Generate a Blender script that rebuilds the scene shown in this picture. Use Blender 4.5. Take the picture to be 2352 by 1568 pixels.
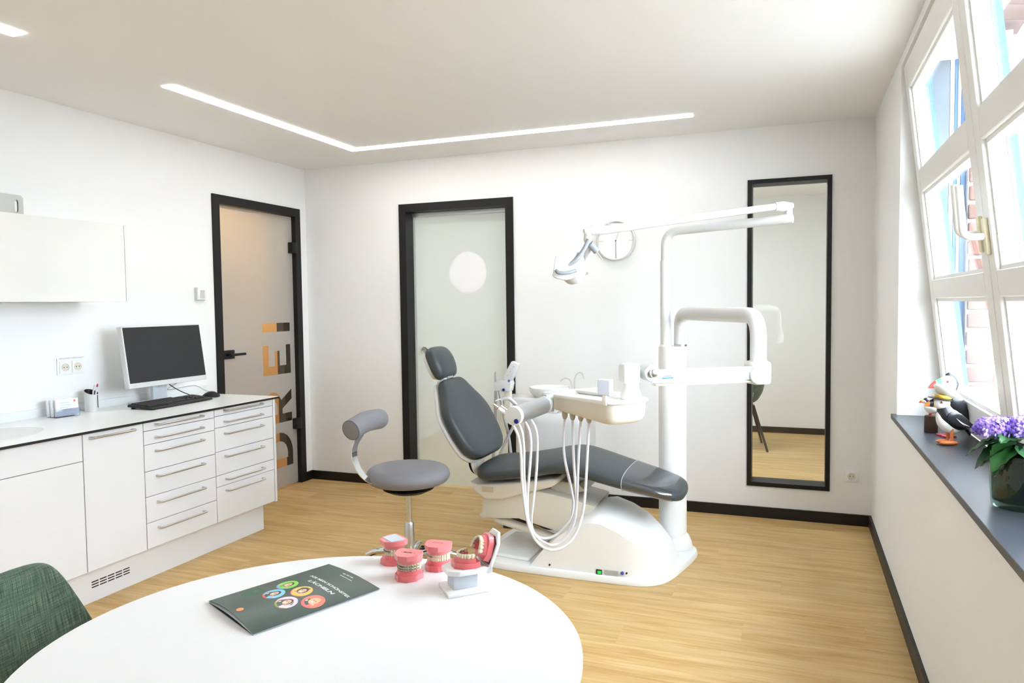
import bpy, bmesh, math, random
from mathutils import Vector, Matrix, Euler
SKY_STRENGTH, EXPOSURE = 5.7, 1.88
LED_EMIT, ADJ_EMIT, COR_EMIT, FLOOR_SAT = 3.8, 5.4, 16.0, 1.22

for o in list(bpy.data.objects):
    bpy.data.objects.remove(o, do_unlink=True)
random.seed(7)
scene = bpy.context.scene
COL = scene.collection
PI = math.pi

# ------------------------------------------------------------------ camera
CAM = Vector((3.6194, -4.8912, 1.3665))
YAW, PITCH, ROLL, FPX = -0.3681, -0.0491, 0.0126, 1694.69
_f = Vector((math.sin(YAW)*math.cos(PITCH), math.cos(YAW)*math.cos(PITCH), math.sin(PITCH)))
_r = Vector((math.cos(YAW), -math.sin(YAW), 0))
_d = _f.cross(_r)
RGT = _r*math.cos(ROLL) + _d*math.sin(ROLL)
DWN = -_r*math.sin(ROLL) + _d*math.cos(ROLL)
FWD = _f
cam_data = bpy.data.cameras.new('camera')
cam_data.sensor_fit = 'HORIZONTAL'
cam_data.sensor_width = 36.0
cam_data.lens = FPX*36.0/2352.0
cam_data.clip_start = 0.05
cam_data.clip_end = 200
cam = bpy.data.objects.new('camera', cam_data)
COL.objects.link(cam)
m3 = Matrix((RGT, -DWN, -FWD)).transposed()
cam.matrix_world = Matrix.Translation(CAM) @ m3.to_4x4()
scene.camera = cam

def ray(px, py):
    return FWD + RGT*((px-1176)/FPX) + DWN*((py-784)/FPX)
def at(px, py, axis, val):
    q = ray(px, py); i = 'xyz'.index(axis)
    return CAM + q*((val-CAM[i])/q[i])
def dep(px, py, d):
    return CAM + ray(px, py)*d

# ------------------------------------------------------------------ world, exposure
world = bpy.data.worlds.new('sky')
scene.world = world
world.use_nodes = True
bg = world.node_tree.nodes['Background']
bg.inputs['Color'].default_value = (0.93, 0.965, 1.0, 1)
bg.inputs['Strength'].default_value = SKY_STRENGTH
vs = scene.view_settings
vs.view_transform = 'Standard'
vs.look = 'None'
vs.exposure = EXPOSURE
vs.gamma = 1.0
vs.use_curve_mapping = False

# room dimensions
W, H = 4.049, 2.45
REAR = -5.9
ADJ = 3.255

# ------------------------------------------------------------------ materials
def lin(c):
    return tuple((x/255/12.92) if x/255 <= 0.04045 else ((x/255+0.055)/1.055)**2.4 for x in c)
MATS = {}
def mat(name, rgb, rough=0.5, metal=0.0, trans=0.0, ior=1.45, emit=0.0, coat=0.0, sheen=0.0, spec=None, vary=0.0, bump=0.0, scale=40.0, alpha=1.0, sss=0.0):
    if name in MATS: return MATS[name]
    m = bpy.data.materials.new(name); m.use_nodes = True
    nt = m.node_tree; b = nt.nodes['Principled BSDF']
    c = (*lin(rgb), 1)
    b.inputs['Base Color'].default_value = c
    b.inputs['Roughness'].default_value = rough
    b.inputs['Metallic'].default_value = metal
    b.inputs['Transmission Weight'].default_value = trans
    b.inputs['IOR'].default_value = ior
    b.inputs['Coat Weight'].default_value = coat
    b.inputs['Sheen Weight'].default_value = sheen
    b.inputs['Alpha'].default_value = alpha
    if spec is not None: b.inputs['Specular IOR Level'].default_value = spec
    if emit:
        b.inputs['Emission Color'].default_value = c
        b.inputs['Emission Strength'].default_value = emit
    if sss:
        b.inputs['Subsurface Weight'].default_value = sss
        b.inputs['Subsurface Radius'].default_value = (0.01, 0.004, 0.003)
        b.inputs['Subsurface Scale'].default_value = 0.4
    if vary or bump:
        tc = nt.nodes.new('ShaderNodeTexCoord')
        nz = nt.nodes.new('ShaderNodeTexNoise')
        nz.inputs['Scale'].default_value = scale
        nz.inputs['Detail'].default_value = 4
        nt.links.new(tc.outputs['Object'], nz.inputs['Vector'])
        if vary:
            hs = nt.nodes.new('ShaderNodeHueSaturation')
            mr = nt.nodes.new('ShaderNodeMapRange')
            mr.inputs['To Min'].default_value = 1-vary
            mr.inputs['To Max'].default_value = 1+vary
            hs.inputs['Color'].default_value = c
            nt.links.new(nz.outputs['Fac'], mr.inputs['Value'])
            nt.links.new(mr.outputs['Result'], hs.inputs['Value'])
            nt.links.new(hs.outputs['Color'], b.inputs['Base Color'])
        if bump:
            bp = nt.nodes.new('ShaderNodeBump')
            bp.inputs['Strength'].default_value = bump
            bp.inputs['Distance'].default_value = 0.002
            nt.links.new(nz.outputs['Fac'], bp.inputs['Height'])
            nt.links.new(bp.outputs['Normal'], b.inputs['Normal'])
    MATS[name] = m
    return m

def ramp(nt, stops):
    r = nt.nodes.new('ShaderNodeValToRGB')
    e = r.color_ramp.elements
    while len(e) < len(stops): e.new(0.5)
    for k, (p, c) in enumerate(stops):
        e[k].position = p; e[k].color = (*lin(c), 1)
    return r

def wood_floor():
    m = bpy.data.materials.new('light oak plank'); m.use_nodes = True
    nt = m.node_tree; b = nt.nodes['Principled BSDF']
    tc = nt.nodes.new('ShaderNodeTexCoord'); oi = nt.nodes.new('ShaderNodeObjectInfo')
    off = nt.nodes.new('ShaderNodeVectorMath'); off.operation = 'ADD'
    sc = nt.nodes.new('ShaderNodeVectorMath'); sc.operation = 'SCALE'
    cx = nt.nodes.new('ShaderNodeCombineXYZ')
    nt.links.new(oi.outputs['Random'], cx.inputs[0]); nt.links.new(oi.outputs['Random'], cx.inputs[1])
    sc.inputs['Scale'].default_value = 37.0
    nt.links.new(cx.outputs[0], sc.inputs[0])
    nt.links.new(tc.outputs['Object'], off.inputs[0]); nt.links.new(sc.outputs[0], off.inputs[1])
    mp = nt.nodes.new('ShaderNodeMapping'); mp.inputs['Scale'].default_value = (1.3, 13.0, 1)
    nt.links.new(off.outputs[0], mp.inputs['Vector'])
    n1 = nt.nodes.new('ShaderNodeTexNoise'); n1.inputs['Scale'].default_value = 1.6
    n1.inputs['Detail'].default_value = 7; n1.inputs['Roughness'].default_value = 0.6; n1.inputs['Distortion'].default_value = 0.6
    nt.links.new(mp.outputs[0], n1.inputs['Vector'])
    mp2 = nt.nodes.new('ShaderNodeMapping'); mp2.inputs['Scale'].default_value = (3.0, 70.0, 1)
    nt.links.new(off.outputs[0], mp2.inputs['Vector'])
    n2 = nt.nodes.new('ShaderNodeTexNoise'); n2.inputs['Scale'].default_value = 1.0; n2.inputs['Detail'].default_value = 5
    nt.links.new(mp2.outputs[0], n2.inputs['Vector'])
    r1 = ramp(nt, [(0.25, (194, 160, 114)), (0.48, (216, 188, 144)), (0.75, (232, 208, 168))])
    nt.links.new(n1.outputs['Fac'], r1.inputs['Fac'])
    r2 = ramp(nt, [(0.3, (176, 134, 88)), (0.6, (255, 255, 255))])
    nt.links.new(n2.outputs['Fac'], r2.inputs['Fac'])
    mx = nt.nodes.new('ShaderNodeMix'); mx.data_type = 'RGBA'; mx.blend_type = 'MULTIPLY'; mx.inputs['Factor'].default_value = 0.22
    nt.links.new(r1.outputs['Color'], mx.inputs['A']); nt.links.new(r2.outputs['Color'], mx.inputs['B'])
    hs = nt.nodes.new('ShaderNodeHueSaturation')
    mr = nt.nodes.new('ShaderNodeMapRange'); mr.inputs['To Min'].default_value = 0.91; mr.inputs['To Max'].default_value = 1.02
    nt.links.new(oi.outputs['Random'], mr.inputs['Value']); nt.links.new(mr.outputs['Result'], hs.inputs['Value'])
    hs.inputs['Saturation'].default_value = FLOOR_SAT
    nt.links.new(mx.outputs['Result'], hs.inputs['Color']); nt.links.new(hs.outputs['Color'], b.inputs['Base Color'])
    b.inputs['Roughness'].default_value = 0.42
    b.inputs['Specular IOR Level'].default_value = 0.35
    bp = nt.nodes.new('ShaderNodeBump'); bp.inputs['Strength'].default_value = 0.12; bp.inputs['Distance'].default_value = 0.001
    nt.links.new(n2.outputs['Fac'], bp.inputs['Height']); nt.links.new(bp.outputs['Normal'], b.inputs['Normal'])
    MATS['plank'] = m
    return m

def green_weave():
    m = bpy.data.materials.new('green woven upholstery'); m.use_nodes = True
    nt = m.node_tree; b = nt.nodes['Principled BSDF']
    uv = nt.nodes.new('ShaderNodeUVMap')
    def threads(sx, sy):
        mp = nt.nodes.new('ShaderNodeMapping'); mp.inputs['Scale'].default_value = (sx, sy, 1)
        nt.links.new(uv.outputs['UV'], mp.inputs['Vector'])
        n = nt.nodes.new('ShaderNodeTexNoise'); n.inputs['Scale'].default_value = 1.0; n.inputs['Detail'].default_value = 3
        nt.links.new(mp.outputs[0], n.inputs['Vector'])
        return n
    a = threads(620, 16); c = threads(16, 620); fine = threads(800, 800)
    ad = nt.nodes.new('ShaderNodeMath'); ad.operation = 'ADD'
    nt.links.new(a.outputs['Fac'], ad.inputs[0]); nt.links.new(c.outputs['Fac'], ad.inputs[1])
    ad2 = nt.nodes.new('ShaderNodeMath'); ad2.operation = 'MULTIPLY_ADD'; ad2.inputs[1].default_value = 0.5
    nt.links.new(fine.outputs['Fac'], ad2.inputs[0]); nt.links.new(ad.outputs[0], ad2.inputs[2])
    dv = nt.nodes.new('ShaderNodeMath'); dv.operation = 'MULTIPLY'; dv.inputs[1].default_value = 0.4
    nt.links.new(ad2.outputs[0], dv.inputs[0])
    r = ramp(nt, [(0.36, (36, 48, 40)), (0.48, (72, 89, 76)), (0.56, (98, 117, 98)), (0.66, (144, 158, 130))])
    nt.links.new(dv.outputs[0], r.inputs['Fac'])
    nt.links.new(r.outputs['Color'], b.inputs['Base Color'])
    b.inputs['Roughness'].default_value = 0.95
    b.inputs['Sheen Weight'].default_value = 0.25
    bp = nt.nodes.new('ShaderNodeBump'); bp.inputs['Strength'].default_value = 0.4; bp.inputs['Distance'].default_value = 0.001
    nt.links.new(dv.outputs[0], bp.inputs['Height']); nt.links.new(bp.outputs['Normal'], b.inputs['Normal'])
    return m

def clear_glass(name, tint=(255, 255, 255), refl=0.08, rough=0.0):
    m = bpy.data.materials.new(name); m.use_nodes = True
    nt = m.node_tree; nt.nodes.remove(nt.nodes['Principled BSDF'])
    out = nt.nodes['Material Output']
    t = nt.nodes.new('ShaderNodeBsdfTransparent'); t.inputs['Color'].default_value = (*lin(tint), 1)
    g = nt.nodes.new('ShaderNodeBsdfGlossy'); g.inputs['Roughness'].default_value = rough
    lw = nt.nodes.new('ShaderNodeLayerWeight'); lw.inputs['Blend'].default_value = 0.5
    pw = nt.nodes.new('ShaderNodeMath'); pw.operation = 'POWER'; pw.inputs[1].default_value = 5.0
    nt.links.new(lw.outputs['Facing'], pw.inputs[0])
    fr = nt.nodes.new('ShaderNodeMath'); fr.operation = 'MULTIPLY_ADD'; fr.inputs[1].default_value = 0.4; fr.inputs[2].default_value = refl*0.5
    nt.links.new(pw.outputs[0], fr.inputs[0])
    mx = nt.nodes.new('ShaderNodeMixShader')
    nt.links.new(fr.outputs[0], mx.inputs[0]); nt.links.new(t.outputs[0], mx.inputs[1]); nt.links.new(g.outputs[0], mx.inputs[2])
    nt.links.new(mx.outputs[0], out.inputs['Surface'])
    return m

def frosted(name, tint, rough, diff):
    m = bpy.data.materials.new(name); m.use_nodes = True
    nt = m.node_tree; nt.nodes.remove(nt.nodes['Principled BSDF'])
    out = nt.nodes['Material Output']
    rf = nt.nodes.new('ShaderNodeBsdfRefraction'); rf.inputs['IOR'].default_value = 1.02
    rf.inputs['Roughness'].default_value = rough; rf.inputs['Color'].default_value = (*lin(tint), 1)
    df = nt.nodes.new('ShaderNodeBsdfDiffuse'); df.inputs['Color'].default_value = (*lin((235, 236, 234)), 1)
    tl = nt.nodes.new('ShaderNodeBsdfTranslucent'); tl.inputs['Color'].default_value = (*lin(tint), 1)
    m1 = nt.nodes.new('ShaderNodeMixShader'); m1.inputs[0].default_value = 0.5
    nt.links.new(rf.outputs[0], m1.inputs[1]); nt.links.new(tl.outputs[0], m1.inputs[2])
    m2 = nt.nodes.new('ShaderNodeMixShader'); m2.inputs[0].default_value = diff
    nt.links.new(m1.outputs[0], m2.inputs[1]); nt.links.new(df.outputs[0], m2.inputs[2])
    nt.links.new(m2.outputs[0], out.inputs['Surface'])
    return m

# ------------------------------------------------------------------ mesh builder
MW = {}
def frame_of(o):
    return MW.get(o.name, Matrix.Identity(4)) if o else Matrix.Identity(4)

class MB:
    def __init__(s):
        s.v = []; s.f = []; s.uv = None
    def add(s, vs_, fs_):
        n = len(s.v)
        s.v += [Vector(p) for p in vs_]
        s.f += [tuple(i+n for i in f) for f in fs_]
        return s
    def box(s, lo, hi, M=None):
        x0, y0, z0 = lo; x1, y1, z1 = hi
        p = [(x0,y0,z0),(x1,y0,z0),(x1,y1,z0),(x0,y1,z0),(x0,y0,z1),(x1,y0,z1),(x1,y1,z1),(x0,y1,z1)]
        if M is not None: p = [M @ Vector(q) for q in p]
        return s.add(p, [(0,3,2,1),(4,5,6,7),(0,1,5,4),(1,2,6,5),(2,3,7,6),(3,0,4,7)])
    def prism(s, pts, fn0, fn1):
        n = len(pts)
        a = [fn0(*p) for p in pts]; b = [fn1(*p) for p in pts]
        fs_ = [tuple(range(n-1, -1, -1)), tuple(range(n, 2*n))]
        fs_ += [(i, (i+1) % n, n+(i+1) % n, n+i) for i in range(n)]
        return s.add(a+b, fs_)
    def rings(s, R, cap0=True, cap1=True, closed=True, loop=False):
        n = len(R[0]); fs_ = []; vs_ = [p for r in R for p in r]
        m = len(R)
        for k in range(m if loop else m-1):
            k2 = (k+1) % m
            for i in range(n if closed else n-1):
                j = (i+1) % n
                fs_.append((k*n+i, k*n+j, k2*n+j, k2*n+i))
        if cap0 and not loop: fs_.append(tuple(range(n-1, -1, -1)))
        if cap1 and not loop: fs_.append(tuple(range((m-1)*n, m*n)))
        return s.add(vs_, fs_)
    def tube(s, path, rad, seg=12, cap=True, flat=None):
        path = [Vector(p) for p in path]
        R = []
        up = None
        for i, p in enumerate(path):
            a = path[max(i-1, 0)]; b = path[min(i+1, len(path)-1)]
            t = (b-a).normalized()
            if up is None:
                up = Vector((0, 0, 1)) if abs(t.z) < 0.9 else Vector((1, 0, 0))
            n = (up - t*up.dot(t)).normalized(); bn = t.cross(n); up = n
            r = rad[i] if isinstance(rad, (list, tuple)) else rad
            f = flat if flat else 1.0
            R.append([p + n*(r*math.cos(2*PI*k/seg)) + bn*(r*f*math.sin(2*PI*k/seg)) for k in range(seg)])
        return s.rings(R, cap, cap)
    def cyl(s, a, b, r0, r1=None, seg=24):
        return s.tube([a, b], [r0, r0 if r1 is None else r1], seg)
    def lathe(s, prof, c=(0, 0, 0), axis=(0, 0, 1), seg=32, sx=1.0, sy=1.0):
        ax = Vector(axis).normalized()
        e1 = ax.orthogonal().normalized() if abs(ax.z) < 0.99 else Vector((1, 0, 0))
        e2 = ax.cross(e1)
        c = Vector(c)
        R = [[c + ax*z + e1*(r*sx*math.cos(2*PI*k/seg)) + e2*(r*sy*math.sin(2*PI*k/seg)) for k in range(seg)] for r, z in prof]
        return s.rings(R, True, True)
    def ball(s, c, r, seg=20, nr=12, M=None):
        if not isinstance(r, (tuple, list)): r = (r, r, r)
        c = Vector(c); R = []
        for i in range(1, nr):
            th = PI*i/nr
            R.append([Vector((r[0]*math.sin(th)*math.cos(2*PI*k/seg), r[1]*math.sin(th)*math.sin(2*PI*k/seg), -r[2]*math.cos(th))) for k in range(seg)])
        if M is not None: R = [[M @ p for p in q] for q in R]
        return s.rings([[c+p for p in q] for q in R])
    def xf(s, M):
        s.v = [M @ p for p in s.v]; return s
    def build(s, name, material, parent=None, world=False, smooth=35, bevel=0.0, bseg=2, sub=0, kind=None, label=None):
        vv = s.v
        if parent is not None and world:
            inv = frame_of(parent).inverted(); vv = [inv @ p for p in vv]
        me = bpy.data.meshes.new(name)
        me.from_pydata([tuple(p) for p in vv], [], s.f)
        me.validate(); me.update()
        bm = bmesh.new(); bm.from_mesh(me)
        bmesh.ops.recalc_face_normals(bm, faces=bm.faces)
        if bevel:
            ed = [e for e in bm.edges if len(e.link_faces) == 2 and e.calc_face_angle(0) > 0.5]
            bmesh.ops.bevel(bm, geom=ed, offset=bevel, segments=bseg, profile=0.5, affect='EDGES', clamp_overlap=True)
        bm.to_mesh(me); bm.free()
        if s.uv:
            pass
        if smooth:
            me.polygons.foreach_set('use_smooth', [True]*len(me.polygons))
            me.set_sharp_from_angle(angle=math.radians(smooth))
        me.materials.append(material)
        o = bpy.data.objects.new(name, me)
        COL.objects.link(o)
        if parent is not None: o.parent = parent
        MW[o.name] = frame_of(parent).copy()
        if sub:
            md = o.modifiers.new('sub', 'SUBSURF'); md.levels = sub; md.render_levels = sub
        if kind: o['kind'] = kind
        if label: o['label'] = label
        return o

def tag(o, label, cat, group=None):
    o['label'] = label; o['category'] = cat
    if group: o['group'] = group
    return o
def thing(name, label, cat, loc=(0, 0, 0), rz=0.0, group=None, rot=None):
    o = bpy.data.objects.new(name, None)
    COL.objects.link(o)
    o.empty_display_size = 0.05
    o.location = loc
    o.rotation_euler = rot if rot else (0, 0, rz)
    MW[o.name] = Matrix.Translation(Vector(loc)) @ (Euler(rot) if rot else Euler((0, 0, rz))).to_matrix().to_4x4()
    return tag(o, label, cat, group)
def struct(o):
    o['kind'] = 'structure'; return o
def inst(src, parent, loc, rot=(0, 0, 0), name=None, scale=None, matl=None):
    c = src.copy(); COL.objects.link(c)
    c.parent = parent; c.location = loc; c.rotation_euler = rot
    if scale: c.scale = scale
    return c
def smooth_path(pts, n=8):
    P = [Vector(p) for p in pts]
    P = [P[0]*2-P[1]] + P + [P[-1]*2-P[-2]]
    out = []
    for i in range(1, len(P)-2):
        for k in range(n):
            t = k/n
            a, b, c, d = P[i-1], P[i], P[i+1], P[i+2]
            out.append(0.5*((2*b) + (c-a)*t + (2*a-5*b+4*c-d)*t*t + (3*b-a-3*c+d)*t**3))
    out.append(P[-2])
    return out
def round_path(pts, r, n=7):
    """polyline with rounded corners"""
    P = [Vector(p) for p in pts]; out = [P[0]]
    for i in range(1, len(P)-1):
        a, b, c = P[i-1], P[i], P[i+1]
        u = (a-b).normalized(); v = (c-b).normalized()
        rr = min(r, (a-b).length*0.49, (c-b).length*0.49)
        p0 = b+u*rr; p1 = b+v*rr
        for k in range(n+1):
            t = k/n
            out.append(p0*(1-t)**2 + b*2*t*(1-t) + p1*t*t)
    out.append(P[-1])
    return out
def text_mesh(body, size, bold=0.0, align='LEFT', shear=0.0):
    cu = bpy.data.curves.new('lettering', 'FONT')
    cu.body = body; cu.size = size; cu.offset = bold; cu.align_x = align; cu.shear = shear
    cu.resolution_u = 3
    ob = bpy.data.objects.new('lettering', cu); COL.objects.link(ob)
    dg = bpy.context.evaluated_depsgraph_get()
    me = bpy.data.meshes.new_from_object(ob.evaluated_get(dg))
    vv = [v.co.copy() for v in me.vertices]; ff = [tuple(p.vertices) for p in me.polygons]
    bpy.data.objects.remove(ob); bpy.data.curves.remove(cu); bpy.data.meshes.remove(me)
    return vv, ff

# shared materials
WHITE_WALL = mat('matt white wall paint', (247, 247, 246), 0.9, spec=0.2, bump=0.05, scale=300)
CEIL = mat('matt white ceiling paint', (250, 249, 248), 0.95, spec=0.1)
BLACK = mat('black powder coat', (20, 20, 21), 0.5, spec=0.4)
BASEB = mat('black skirting', (17, 16, 15), 0.45)
PLANK = wood_floor()
LAC = mat('white lacquer front', (236, 236, 238), 0.25, coat=0.2)
GLOSSW = mat('white gloss lacquer', (240, 240, 237), 0.07, coat=0.6)
PLASTIC = mat('white moulded plastic', (223, 223, 221), 0.28, coat=0.15)
PLASTICW = mat('warm white moulded plastic', (226, 220, 206), 0.32)
STEEL = mat('brushed stainless steel', (205, 205, 203), 0.28, 1.0)
CHROME = mat('polished chrome', (225, 225, 225), 0.08, 1.0)
ALU = mat('satin aluminium', (205, 208, 211), 0.36, 1.0)
GREYP = mat('light grey plastic', (200, 203, 205), 0.4)
SOCK = mat('bright white socket plastic', (247, 247, 245), 0.35)
DKVINYL = mat('anthracite vinyl upholstery', (62, 68, 71), 0.42, spec=0.5, bump=0.06, scale=500)
GVINYL = mat('mid grey vinyl upholstery', (132, 131, 137), 0.5, bump=0.06, scale=500)
HOSE = mat('pale silicone hose', (226, 226, 230), 0.4)
HOSEG = mat('grey silicone hose', (176, 174, 174), 0.45)
SKIRTW = mat('white table laminate', (240, 240, 241), 0.3, spec=0.5)
BLKP = mat('black plastic', (22, 22, 24), 0.45)
BLUE = mat('blue cap', (20, 40, 130), 0.35)
SLATE = mat('anthracite stone sill', (62, 66, 74), 0.34, spec=0.55, vary=0.05, scale=60)
GLASS = clear_glass('clear glass pane', (250, 253, 252), 0.08)
WINGLASS = clear_glass('window glass pane', (246, 251, 255), 0.08)
WINW = mat('white window paint', (240, 239, 236), 0.4)
LED = mat('led diffuser', (255, 253, 250), 0.5, emit=LED_EMIT)
# ================================================================== SETTING
def boxes(lst):
    m = MB()
    for lo, hi in lst: m.box(lo, hi)
    return m
FT = 0.004
def plank_floor(name, x0, x1, y0, y1, pw=0.185, pl=1.28):
    fl = struct(boxes([((x0, y0, -0.06), (x1, y1, -FT-0.001))]).build(name, mat('screed under planks', (150, 120, 85), 0.8), smooth=0))
    cache = {}
    def piece(l, w):
        k = (round(l, 4), round(w, 4))
        if k not in cache:
            e = 0.0002
            o = MB().box((e, e, -FT), (l-e, w-e, 0)).build('plank', PLANK, fl, smooth=0)
            cache[k] = o; return o, True
        return cache[k], False
    y = y1; row = 0
    while y - y0 > 0.002:
        w = min(pw, y-y0)
        x = x0 - pl*((row*0.37) % 1.0)
        while x < x1-0.002:
            a = max(x, x0); b = min(x+pl, x1)
            if b-a > 0.01:
                o, new = piece(b-a, w)
                if new: o.location = (a, y-w, 0)
                else: inst(o, fl, (a, y-w, 0))
            x += pl
        y -= w; row += 1
    return fl
plank_floor('floor', 0.0, W, REAR, 0.0)
plank_floor('floor', 0.0, W+0.4, 0.13, ADJ)
# threshold strip and corridor floor
struct(boxes([((0.838, 0.0, -0.06), (1.757, 0.13, 0.0))]).build('floor', PLANK, smooth=0))
struct(boxes([((-2.2, -1.7, -0.06), (-0.0, 2.4, 0.0))]).build('floor', mat('corridor floor', (196, 158, 110), 0.5), smooth=0))

struct(boxes([((-0.12, REAR-0.12, H), (W+0.26, 0.13, H+0.1))]).build('ceiling', CEIL, smooth=0))
struct(boxes([((-0.12, 0.13, H), (W+0.55, ADJ+0.12, H+0.1))]).build('ceiling', CEIL, smooth=0))
struct(boxes([((-2.3, -1.8, 2.35), (-0.12, 2.5, 2.45))]).build('ceiling', CEIL, smooth=0))

D2A, D2B, D2H = 0.842, 1.755, 2.127
GA, GB, GT, GZ = 3.330, 3.817, 2.128, 0.200
wb = boxes([((-0.0, 0, 0), (D2A, 0.13, H)), ((D2A, 0, D2H), (D2B, 0.13, H)), ((D2B, 0, 0), (GA, 0.13, H)),
            ((GA, 0, 0), (GB, 0.13, GZ)), ((GA, 0, GT), (GB, 0.13, H)), ((GB, 0, 0), (W+0.5, 0.13, H))])
struct(wb.build('wall_back', WHITE_WALL, smooth=0))
D1A, D1B, D1H = -1.009, -0.086, 2.131
struct(boxes([((-0.12, REAR, 0), (0, D1A, H)), ((-0.12, D1A, D1H), (0, D1B, H)), ((-0.12, D1B, 0), (0, 0.13, H))]).build('wall_left', WHITE_WALL, smooth=0))
struct(boxes([((-0.12, REAR-0.12, 0), (W+0.5, REAR, H))]).build('wall_rear', WHITE_WALL, smooth=0))
SILL = 0.847
WY0, WY1 = -1.15, -3.42
wr = boxes([((W, REAR, 0), (W+0.26, WY1, H)), ((W, WY0, 0), (W+0.26, 0.0, H)), ((W, WY1, 0), (W+0.26, WY0, SILL-0.022)),
            ((W, WY1, H-0.045), (W+0.26, WY0, H))])
WALLR = struct(wr.build('wall_right', WHITE_WALL, smooth=0))
# adjoining room and corridor shells
struct(boxes([((-0.12, ADJ, 0), (W+0.5, ADJ+0.12, H))]).build('wall_adjoining_far', WHITE_WALL, smooth=0))
struct(boxes([((W+0.4, 0.13, 0), (W+0.5, ADJ, H))]).build('wall_adjoining_right', WHITE_WALL, smooth=0))
struct(boxes([((-0.12, 0.13, 0), (0, ADJ, H))]).build('wall_adjoining_left', WHITE_WALL, smooth=0))
ORANGE = mat('warm-lit corridor wall', (250, 206, 142), 0.8)  # orange of the warm corridor light is put into this wall colour
DKG = mat('dark grey corridor panel', (84, 78, 72), 0.7)
struct(boxes([((-1.12, -1.7, 0), (-1.0, 0.86, 2.35))]).build('wall_corridor_far', ORANGE, smooth=0))
struct(boxes([((-1.12, 0.861, 0), (-1.0, 2.4, 2.35))]).build('wall_corridor_panel', DKG, smooth=0))
struct(boxes([((-1.0, 2.3, 0), (-0.12, 2.4, 2.35)), ((-1.0, -1.7, 0), (-0.12, -1.6, 2.35))]).build('wall_corridor_ends', WHITE_WALL, smooth=0))

# skirting boards
BH = 0.068; BT = 0.014
struct(boxes([((0, -BT, 0), (D2A-0.002, 0, BH))]).build('baseboard_back', BASEB, smooth=0))
struct(boxes([((D2B+0.002, -BT, 0), (W, 0, BH))]).build('baseboard_back', BASEB, smooth=0))
struct(boxes([((W-BT, REAR, 0), (W, -BT, BH))]).build('baseboard_right', BASEB, smooth=0))
struct(boxes([((0, D1B+0.002, 0), (BT, -BT, BH))]).build('baseboard_left', BASEB, smooth=0))
struct(boxes([((0, ADJ-BT, 0), (W+0.4, ADJ, 0.062))]).build('baseboard_adjoining', BASEB, smooth=0))

# ------------------------------------------------------------------ frosted glass door in the left wall
FROST = frosted('frosted door film', (176, 178, 178), 0.6, 0.40)
d1 = thing('door_1', 'black-framed frosted glass door with cut-out letters DREI', 'door', (0, (D1A+D1B)/2, 0)); struct(d1)
fw = 0.062
fr = boxes([((-0.125, D1A, 0), (0.012, D1A+fw, D1H)), ((-0.125, D1B-fw, 0), (0.012, D1B, D1H)), ((-0.125, D1A+fw, D1H-fw), (0.012, D1B-fw, D1H))])
fr.build('door_frame', BLACK, d1, world=True, smooth=0)
gx = -0.022
y0, y1, z0, z1 = D1A+fw+0.004, D1B-fw-0.004, 0.008, D1H-fw-0.004
boxes([((gx-0.008, y0, z0), (gx-0.001, y1, z1))]).build('door_pane', clear_glass('door glass', (240, 242, 240), 0.08), d1, world=True, smooth=0)
# frosted film: a sheet with the letters D R E I cut out of it (read from the floor upwards)
def cut_sheet(outer, holes, to3d):
    bm = bmesh.new(); edges = []
    for lp in [outer] + holes:
        vs_ = [bm.verts.new(to3d(*p)) for p in lp]
        for i in range(len(vs_)): edges.append(bm.edges.new((vs_[i], vs_[(i+1) % len(vs_)])))
    bmesh.ops.triangle_fill(bm, use_beauty=True, use_dissolve=False, edges=edges)
    me_v = [v.co.copy() for v in bm.verts]; bm.verts.index_update()
    fs_ = [tuple(v.index for v in f.verts) for f in bm.faces]
    bm.free()
    return me_v, fs_
def arc(cx, cy, rx, ry, a0, a1, n=10):
    return [(cx+rx*math.cos(a0+(a1-a0)*k/n), cy+ry*math.sin(a0+(a1-a0)*k/n)) for k in range(n+1)]
# letter coordinates: u to the right along the reading direction (up the door), v = letter height (towards the handle), cap height 0.31
LH = 0.315
def place(pts, u0):          # (u,v) -> (y, z)
    return [(-0.205 - v, u0 + u) for u, v in pts]
st = 0.066
I_ = [[(0, 0), (st, 0), (st, LH), (0, LH)]]
E_ = [[(0, 0), (0.222, 0), (0.222, 0.052), (st, 0.052), (st, 0.128), (0.178, 0.128), (0.178, 0.184), (st, 0.184), (st, LH-0.062), (0.222, LH-0.062), (0.222, LH), (0, LH)]]
R_o = [(0, 0), (st, 0), (st, 0.11), (0.105, 0.11), (0.17, 0), (0.245, 0), (0.172, 0.122)] + arc(0.13, LH-0.098, 0.108, 0.098, -0.9, PI/2, 10) + [(0, LH)]
R_i = [(st, 0.168), (0.125, 0.168)] + arc(0.125, LH-0.1, 0.046, 0.045, -PI/2+0.1, PI/2, 6) + [(st, LH-0.055)]
D_o = [(0, 0), (0.10, 0)] + arc(0.10, LH/2, 0.165, LH/2, -PI/2+0.1, PI/2, 16) + [(0, LH)]
D_i = [(st, 0.06), (0.10, 0.06)] + arc(0.10, LH/2, 0.1, LH/2-0.06, -PI/2+0.1, PI/2, 12) + [(st, LH-0.06)]
holes = [place(I_[0], 1.19), place(E_[0], 0.868), place(R_o, 0.50), place(D_o, 0.160)]
to3 = lambda y, z: (gx, y, z)
vv, ff = cut_sheet([(y0, z0), (y1, z0), (y1, z1), (y0, z1)], holes, to3)
film = MB().add(vv, ff)
for inner in (place(R_i, 0.50), place(D_i, 0.160)):
    film.add([to3(*p) for p in inner], [tuple(range(len(inner)))])
film.build('frosted_film', FROST, d1, world=True, smooth=0, label='frosted film with the letters DREI left clear')
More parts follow.
